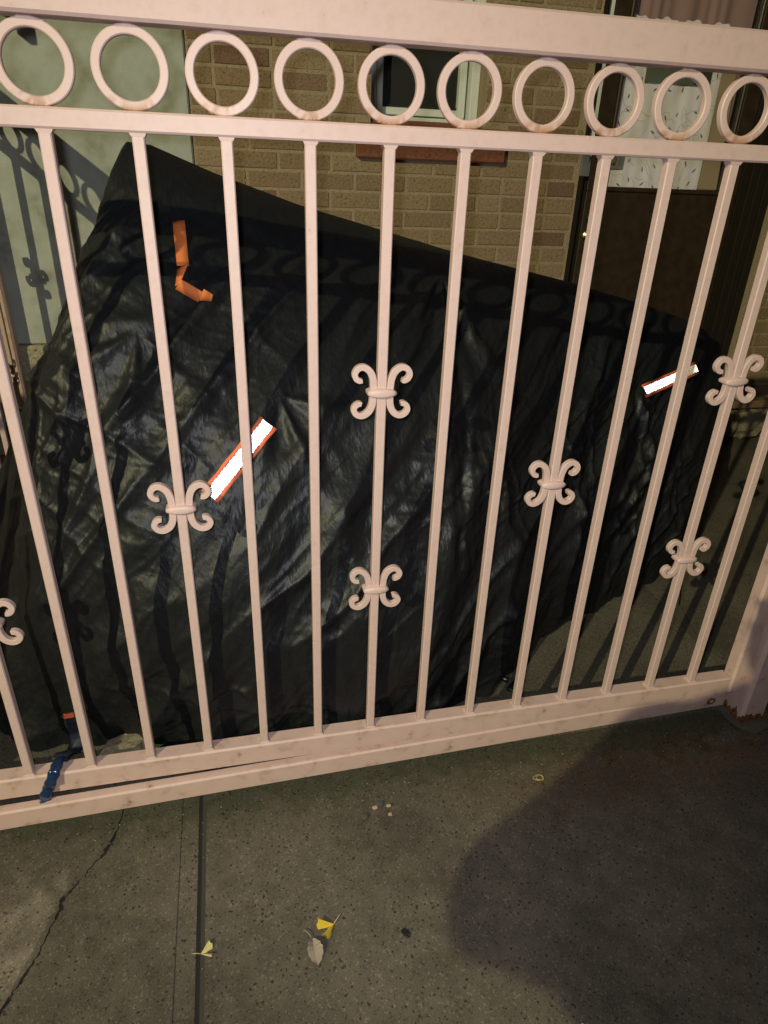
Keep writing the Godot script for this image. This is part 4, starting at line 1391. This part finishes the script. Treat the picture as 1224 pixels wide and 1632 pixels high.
	# rubble and weeds between the gate and the cover
	var r := thing("rubble", "broken chunk of mossy concrete behind the gate's bottom rail", "rubble", Vector3(0.045, 0.01, -0.135))
	part("chunk", rock(Vector3(0.13, 0.09, 0.10), 640, 6, 9), M["field_stone"], r, Vector3(0, 0.035, 0))
	var wd := thing("weed", "small green weed beside the mossy rubble", "weed", Vector3(0.10, 0.008, -0.105))
	for i in 9:
		var st := begin()
		var a := i * 2.4; var l := 0.028 + 0.010 * sin(i * 1.7)
		var dr := Vector3(cos(a), 0, sin(a))
		var sd := Vector3(-sin(a), 0, cos(a))
		var b0 := dr * 0.006 + Vector3(0, 0.045 + 0.006 * (i % 3), 0)
		var m := b0 + dr * l * 0.5 + Vector3(0, 0.012, 0); var e := b0 + dr * l + Vector3(0, 0.004, 0)
		tri(st, b0, m + sd * 0.008, m - sd * 0.008, Vector3.UP); tri(st, m + sd * 0.008, e, m - sd * 0.008, Vector3.UP)
		part("leaf", st.commit(), M["green_weed"], wd)
	var stm := begin()
	sweep(stm, tube_frames([Vector3.ZERO, Vector3(0.002, 0.03, 0.001), Vector3(0, 0.062, 0)], [], Vector3.RIGHT), circle(0.0015, 5))
	part("stem", smooth(stm), M["green_weed"], wd)
	var br := thing("shadow_bracket", "unseen bracket arm added above the side railing to shade the green wall", "bracket", Vector3(-0.47, 1.95, WALL_Z + 0.008))  # unseen arm of guessed shape, added to cast the small wall shadow
	var bst := begin()
	bbox(bst, Vector3(-0.02, -0.022, 0.0), Vector3(0.02, 0.022, 0.36), 0.004)
	part("arm", bst.commit(), M["black_metal"], br)
	box_part("plate", Vector3(-0.04, -0.07, 0.0), Vector3(0.04, 0.07, 0.008), M["black_metal"], br, 0.002)
	box_part("hook", Vector3(-0.012, -0.05, 0.34), Vector3(0.012, 0.03, 0.40), M["black_metal"], br, 0.004)
	# black planter by the green wall, at the foot of the side railing
	var pb := thing("planter_box", "black plastic planter box raised on a block by the green wall", "planter", Vector3(-0.62, 0.09, -1.58))
	var st2 := begin()
	bbox(st2, Vector3(-0.25, 0.24, -0.11), Vector3(0.25, 0.37, 0.11), 0.012)
	bbox(st2, Vector3(-0.265, 0.355, -0.122), Vector3(0.265, 0.385, 0.122), 0.006)
	part("trough", st2.commit(), M["black_rubber"], pb)
	box_part("block", Vector3(-0.15, 0.0, -0.09), Vector3(0.05, 0.24, 0.09), M["brick_4"], pb, 0.005)

# ------------------------------------------------------------------ street lamp (behind the photographer, to the left)
func street_lamp() -> void:
	var at := Vector3(-5.3, 5.6, 6.2)
	var o := thing("street_lamp", "street lamp on a grey pole by the kerb, lighting the gate", "street lamp", Vector3(at.x - 0.9, 0, at.z + 0.0))
	var gm := mat("lamp_pole_grey", lin(0.16, 0.17, 0.17), 0.5, 0.5)
	part("base", lathe([Vector2(0.0, 0.5), Vector2(0.11, 0.5), Vector2(0.13, 0.45), Vector2(0.17, 0.1), Vector2(0.20, 0.06), Vector2(0.20, 0.0)], 20), gm, o)
	part("pole", lathe([Vector2(0.0, 5.95), Vector2(0.05, 5.95), Vector2(0.10, 0.45)], 18), gm, o)
	var st := begin()
	sweep(st, tube_frames(catmull([Vector3(0, 5.55, 0), Vector3(0.12, 5.80, 0), Vector3(0.38, 5.90, 0), Vector3(0.62, 5.86, 0)], 5)), circle(0.03, 10))
	part("arm", smooth(st), gm, o)
	st = begin()
	bbox(st, Vector3(0.58, 5.74, -0.13), Vector3(1.18, 5.86, 0.13), 0.04)
	part("lamp_head", st.commit(), gm, o)
	var em := mat("lamp_lens_glow", lin(0.9, 0.85, 0.55), 0.4)
	em.emission_enabled = true
	em.emission = lin(1.0, 0.95, 0.55)
	em.emission_energy_multiplier = 3.0
	part("lamp_lens", lathe([Vector2(0.0, 5.69), Vector2(0.07, 5.70), Vector2(0.10, 5.738), Vector2(0.0, 5.739)], 18), em, o, Vector3(0.9, 0, 0))
	var l := OmniLight3D.new()
	l.name = "street_light"
	l.light_color = lin(1.0, 0.925, 0.53)
	l.light_energy = 67.0
	l.light_size = 0.045
	l.omni_range = 60.0
	l.omni_attenuation = 2.0
	l.shadow_enabled = true
	o.add_child(l)
	l.position = Vector3(0.9, 5.58, 0)

# ------------------------------------------------------------------ the photographer and the phone
func sdf_mesh(bones: Array, k: float, cell: float) -> ArrayMesh:
	var lo := Vector3.ONE * 1e9; var hi := -lo
	for b in bones:
		var r := maxf(b[2], b[3]) + 3.0 * cell
		lo = lo.min(b[0] - Vector3.ONE * r).min(b[1] - Vector3.ONE * r)
		hi = hi.max(b[0] + Vector3.ONE * r).max(b[1] + Vector3.ONE * r)
	var nx := int((hi.x - lo.x) / cell) + 2; var ny := int((hi.y - lo.y) / cell) + 2; var nz := int((hi.z - lo.z) / cell) + 2
	var sum := PackedFloat32Array(); sum.resize(nx * ny * nz)
	for b in bones:
		var r := maxf(b[2], b[3]) + 3.0 * k + 2.0 * cell
		var a0: Vector3 = b[0]; var b0: Vector3 = b[1]
		var mn := ((a0.min(b0) - Vector3.ONE * r - lo) / cell).floor(); var mx := ((a0.max(b0) + Vector3.ONE * r - lo) / cell).ceil()
		var ab := b0 - a0; var l2 := maxf(ab.length_squared(), 1e-9)
		for z in range(maxi(int(mn.z), 0), mini(int(mx.z), nz - 1) + 1):
			for y in range(maxi(int(mn.y), 0), mini(int(mx.y), ny - 1) + 1):
				for x in range(maxi(int(mn.x), 0), mini(int(mx.x), nx - 1) + 1):
					var p := lo + Vector3(x, y, z) * cell
					var t := clampf((p - a0).dot(ab) / l2, 0.0, 1.0)
					var d := (p - a0 - ab * t).length() - lerpf(b[2], b[3], t)
					sum[(z * ny + y) * nx + x] += exp(-clampf(d / k, -30.0, 30.0))
	var fld := func(i: int) -> float:
		return -k * log(maxf(sum[i], 1e-12))
	var vid := {}
	var verts := PackedVector3Array()
	var F := PackedFloat32Array(); F.resize(sum.size())
	for i in sum.size(): F[i] = fld.call(i)
	for z in nz - 1:
		for y in ny - 1:
			for x in nx - 1:
				var i0 := (z * ny + y) * nx + x
				var c := [i0, i0 + 1, i0 + nx, i0 + nx + 1, i0 + nx * ny, i0 + nx * ny + 1, i0 + nx * ny + nx, i0 + nx * ny + nx + 1]
				var neg := 0
				for e in c:
					if F[e] < 0.0: neg += 1
				if neg == 0 or neg == 8: continue
				var acc := Vector3.ZERO; var cnt := 0
				for e in [[0, 1], [2, 3], [4, 5], [6, 7], [0, 2], [1, 3], [4, 6], [5, 7], [0, 4], [1, 5], [2, 6], [3, 7]]:
					var fa := F[c[e[0]]]; var fb := F[c[e[1]]]
					if (fa < 0.0) != (fb < 0.0):
						var t := fa / (fa - fb)
						var pa := Vector3(e[0] & 1, (e[0] >> 1) & 1, e[0] >> 2); var pb := Vector3(e[1] & 1, (e[1] >> 1) & 1, e[1] >> 2)
						acc += pa.lerp(pb, t); cnt += 1
				vid[i0] = verts.size()
				verts.append(lo + (Vector3(x, y, z) + acc / cnt) * cell)
	var idx := PackedInt32Array()
	var strides := [1, nx, nx * ny]
	for z in range(1, nz - 1):
		for y in range(1, ny - 1):
			for x in range(1, nx - 1):
				var i := (z * ny + y) * nx + x
				for ax in 3:
					var j: int = i + strides[ax]
					if (F[i] < 0.0) == (F[j] < 0.0): continue
					var u: int = strides[(ax + 1) % 3]; var v: int = strides[(ax + 2) % 3]
					var q := [i - u - v, i - v, i, i - u]
					if not (vid.has(q[0]) and vid.has(q[1]) and vid.has(q[2]) and vid.has(q[3])): continue
					var A: int = vid[q[0]]; var B: int = vid[q[1]]; var C: int = vid[q[2]]; var D: int = vid[q[3]]
					if F[i] < 0.0: idx.append_array([A, C, B, A, D, C])
					else: idx.append_array([A, B, C, A, C, D])
	var st := begin()
	for i in idx: st.add_vertex(verts[i])
	st.index(); st.generate_normals()
	return st.commit()

func bone(a: Vector3, b: Vector3, ra: float, rb: float) -> Array:
	return [a, b, ra, rb]

func photographer() -> void:
	# stands just behind the lens, outside the picture; only the shadow is seen
	var c := Vector3(-0.03, 0.0, 1.63)
	var o := thing("person", "person in a dark jacket holding up a phone, whose shadow falls across the sidewalk", "person", c)
	var skin := mat("skin", lin(0.42, 0.27, 0.19), 0.5)
	var jacket := mat("dark_jacket", lin(0.03, 0.032, 0.04), 0.8)
	var denim := mat("dark_trousers", lin(0.02, 0.022, 0.03), 0.85)
	var V := func(x: float, y: float, z: float) -> Vector3: return Vector3(x, y, z)
	var shr: Vector3 = V.call(0.20, 1.40, -0.02); var elr: Vector3 = V.call(0.34, 1.17, -0.16); var wrr: Vector3 = V.call(0.445, 1.285, -0.335)
	var shl: Vector3 = V.call(-0.23, 1.39, -0.01); var ell: Vector3 = V.call(-0.39, 1.165, -0.06); var wrl: Vector3 = V.call(-0.09, 1.02, -0.05)
	var bones := [
		bone(V.call(0.04, 0.98, 0.03), V.call(0, 1.20, 0), 0.13, 0.12), bone(V.call(0, 1.20, 0), V.call(0, 1.38, 0), 0.12, 0.12), bone(shl, shr, 0.07, 0.07),
		bone(V.call(0, 1.42, 0), V.call(0, 1.54, -0.02), 0.055, 0.052), bone(V.call(-0.03, 0.95, 0.04), V.call(0.15, 0.95, 0.04), 0.10, 0.11),
		bone(shr, elr, 0.052, 0.042), bone(elr, wrr, 0.042, 0.027), bone(shl, ell, 0.052, 0.042), bone(ell, wrl, 0.042, 0.027),
		bone(V.call(-0.075, 0.92, 0.03), V.call(-0.09, 0.50, 0.03), 0.085, 0.058), bone(V.call(-0.09, 0.50, 0.03), V.call(-0.09, 0.09, 0.08), 0.056, 0.038), bone(V.call(-0.09, 0.06, 0.08), V.call(-0.11, 0.035, -0.09), 0.04, 0.03),
		bone(V.call(0.15, 0.92, 0.05), V.call(0.18, 0.50, 0.06), 0.085, 0.058), bone(V.call(0.18, 0.50, 0.06), V.call(0.19, 0.09, 0.10), 0.056, 0.038), bone(V.call(0.19, 0.06, 0.10), V.call(0.21, 0.035, -0.07), 0.04, 0.03),
		bone(V.call(0, 1.64, -0.01), V.call(0, 1.67, 0.0), 0.088, 0.094), bone(V.call(0, 1.60, -0.05), V.call(0, 1.575, -0.065), 0.055, 0.042),
		bone(V.call(0, 1.63, -0.105), V.call(0, 1.605, -0.118), 0.012, 0.016), bone(V.call(-0.095, 1.65, 0.0), V.call(-0.098, 1.60, 0.0), 0.016, 0.012), bone(V.call(0.095, 1.65, 0.0), V.call(0.098, 1.60, 0.0), 0.016, 0.012)]
	# right hand closed round the lower edge of the phone
	var palm: Vector3 = wrr + V.call(0.012, 0.045, -0.055)
	bones.append(bone(wrr, palm, 0.028, 0.034))
	for i in 4:
		var b0: Vector3 = palm + V.call(0.016, -0.020 + 0.021 * i, -0.012)
		var b1: Vector3 = b0 + V.call(0.012, 0.006, -0.028 - 0.003 * (1 - absi(i - 2)))
		var b2: Vector3 = b1 + V.call(-0.022, 0.004, -0.012)
		bones.append(bone(b0, b1, 0.0095, 0.009)); bones.append(bone(b1, b2, 0.009, 0.008))
	bones.append(bone(palm + V.call(-0.012, -0.02, 0.0), palm + V.call(-0.048, 0.0, 0.0), 0.012, 0.011)); bones.append(bone(palm + V.call(-0.048, 0.0, 0.0), palm + V.call(-0.062, 0.030, -0.004), 0.011, 0.009))
	# left hand in the jacket pocket
	bones.append(bone(wrl, wrl + V.call(0.03, -0.07, -0.03), 0.03, 0.034))
	part("body", sdf_mesh(bones, 0.010, 0.014), skin, o)
	var jk := [bone(V.call(-0.020, 0.84, 0.02), V.call(-0.04, 1.36, 0), 0.110, 0.135), bone(V.call(0.06, 0.84, 0.03), V.call(0.04, 1.36, 0), 0.115, 0.135), bone(V.call(-0.24, 1.26, -0.03), V.call(-0.12, 1.06, -0.02), 0.09, 0.09), bone(shl, shr, 0.098, 0.088), bone(V.call(0, 1.40, 0), V.call(0, 1.47, -0.005), 0.085, 0.075),
		bone(shr, elr, 0.078, 0.066), bone(elr, wrr + (elr - wrr) * 0.12, 0.066, 0.050), bone(shl, ell, 0.100, 0.076), bone(ell, wrl, 0.075, 0.058)]
	part("jacket", sdf_mesh(jk, 0.014, 0.020), jacket, o)
	var tr := [bone(V.call(-0.075, 0.92, 0.03), V.call(-0.09, 0.50, 0.03), 0.105, 0.080), bone(V.call(-0.09, 0.50, 0.03), V.call(-0.09, 0.10, 0.08), 0.080, 0.068), bone(V.call(0.15, 0.92, 0.05), V.call(0.18, 0.50, 0.06), 0.105, 0.080), bone(V.call(0.18, 0.50, 0.06), V.call(0.19, 0.10, 0.10), 0.080, 0.068)]
	part("trousers", sdf_mesh(tr, 0.010, 0.020), denim, o)
	for s in [-1.0, 1.0]:
		part("shoe", sdf_mesh([bone(V.call(0.05 + 0.14 * s, 0.052, 0.11), V.call(0.05 + 0.16 * s, 0.048, -0.09), 0.05, 0.046)], 0.008, 0.014), M["black_rubber"], o)
	part("hair", sdf_mesh([bone(V.call(0, 1.69, 0.015), V.call(0, 1.71, 0.02), 0.098, 0.092), bone(V.call(0, 1.62, 0.05), V.call(0, 1.66, 0.045), 0.075, 0.085)], 0.012, 0.014), M["black_gum"], o)
	# the phone: its lens is where this picture is taken from, its flash a little to the side
	var cam := get_node("camera") as Camera3D
	var ph := thing("phone", "dark phone held up with its flash lit", "phone", cam.position + cam.basis * Vector3(0.0, 0.0, 0.006))
	ph.basis = cam.basis
	part("case", box_mesh(Vector3(0.076, 0.160, 0.008), 0.003), M["black_metal"], ph, Vector3(0.014, -0.055, 0.004))
	var fm := mat("flash_lens_glow", lin(1, 1, 1), 0.4)
	fm.emission_enabled = true
	fm.emission = lin(0.95, 0.97, 1.0)
	fm.emission_energy_multiplier = 4.0
	var fl := part("flash_lens", lathe([Vector2(0.0, 0.001), Vector2(0.004, 0.001), Vector2(0.004, 0.0)], 12), fm, ph, Vector3(-0.020, 0.019, -0.0005))
	fl.rotation.x = -PI / 2
	var l := SpotLight3D.new()
	l.name = "flash_light"
	l.light_color = lin(0.97, 0.98, 1.0)
	l.light_energy = 1.27
	l.light_size = 0.004
	l.spot_angle = 71.0
	l.spot_angle_attenuation = 1.0
	l.spot_range = 30.0
	l.spot_attenuation = 2.0
	l.shadow_enabled = true
	ph.add_child(l)
	l.position = Vector3(-0.026, 0.019, -0.004)
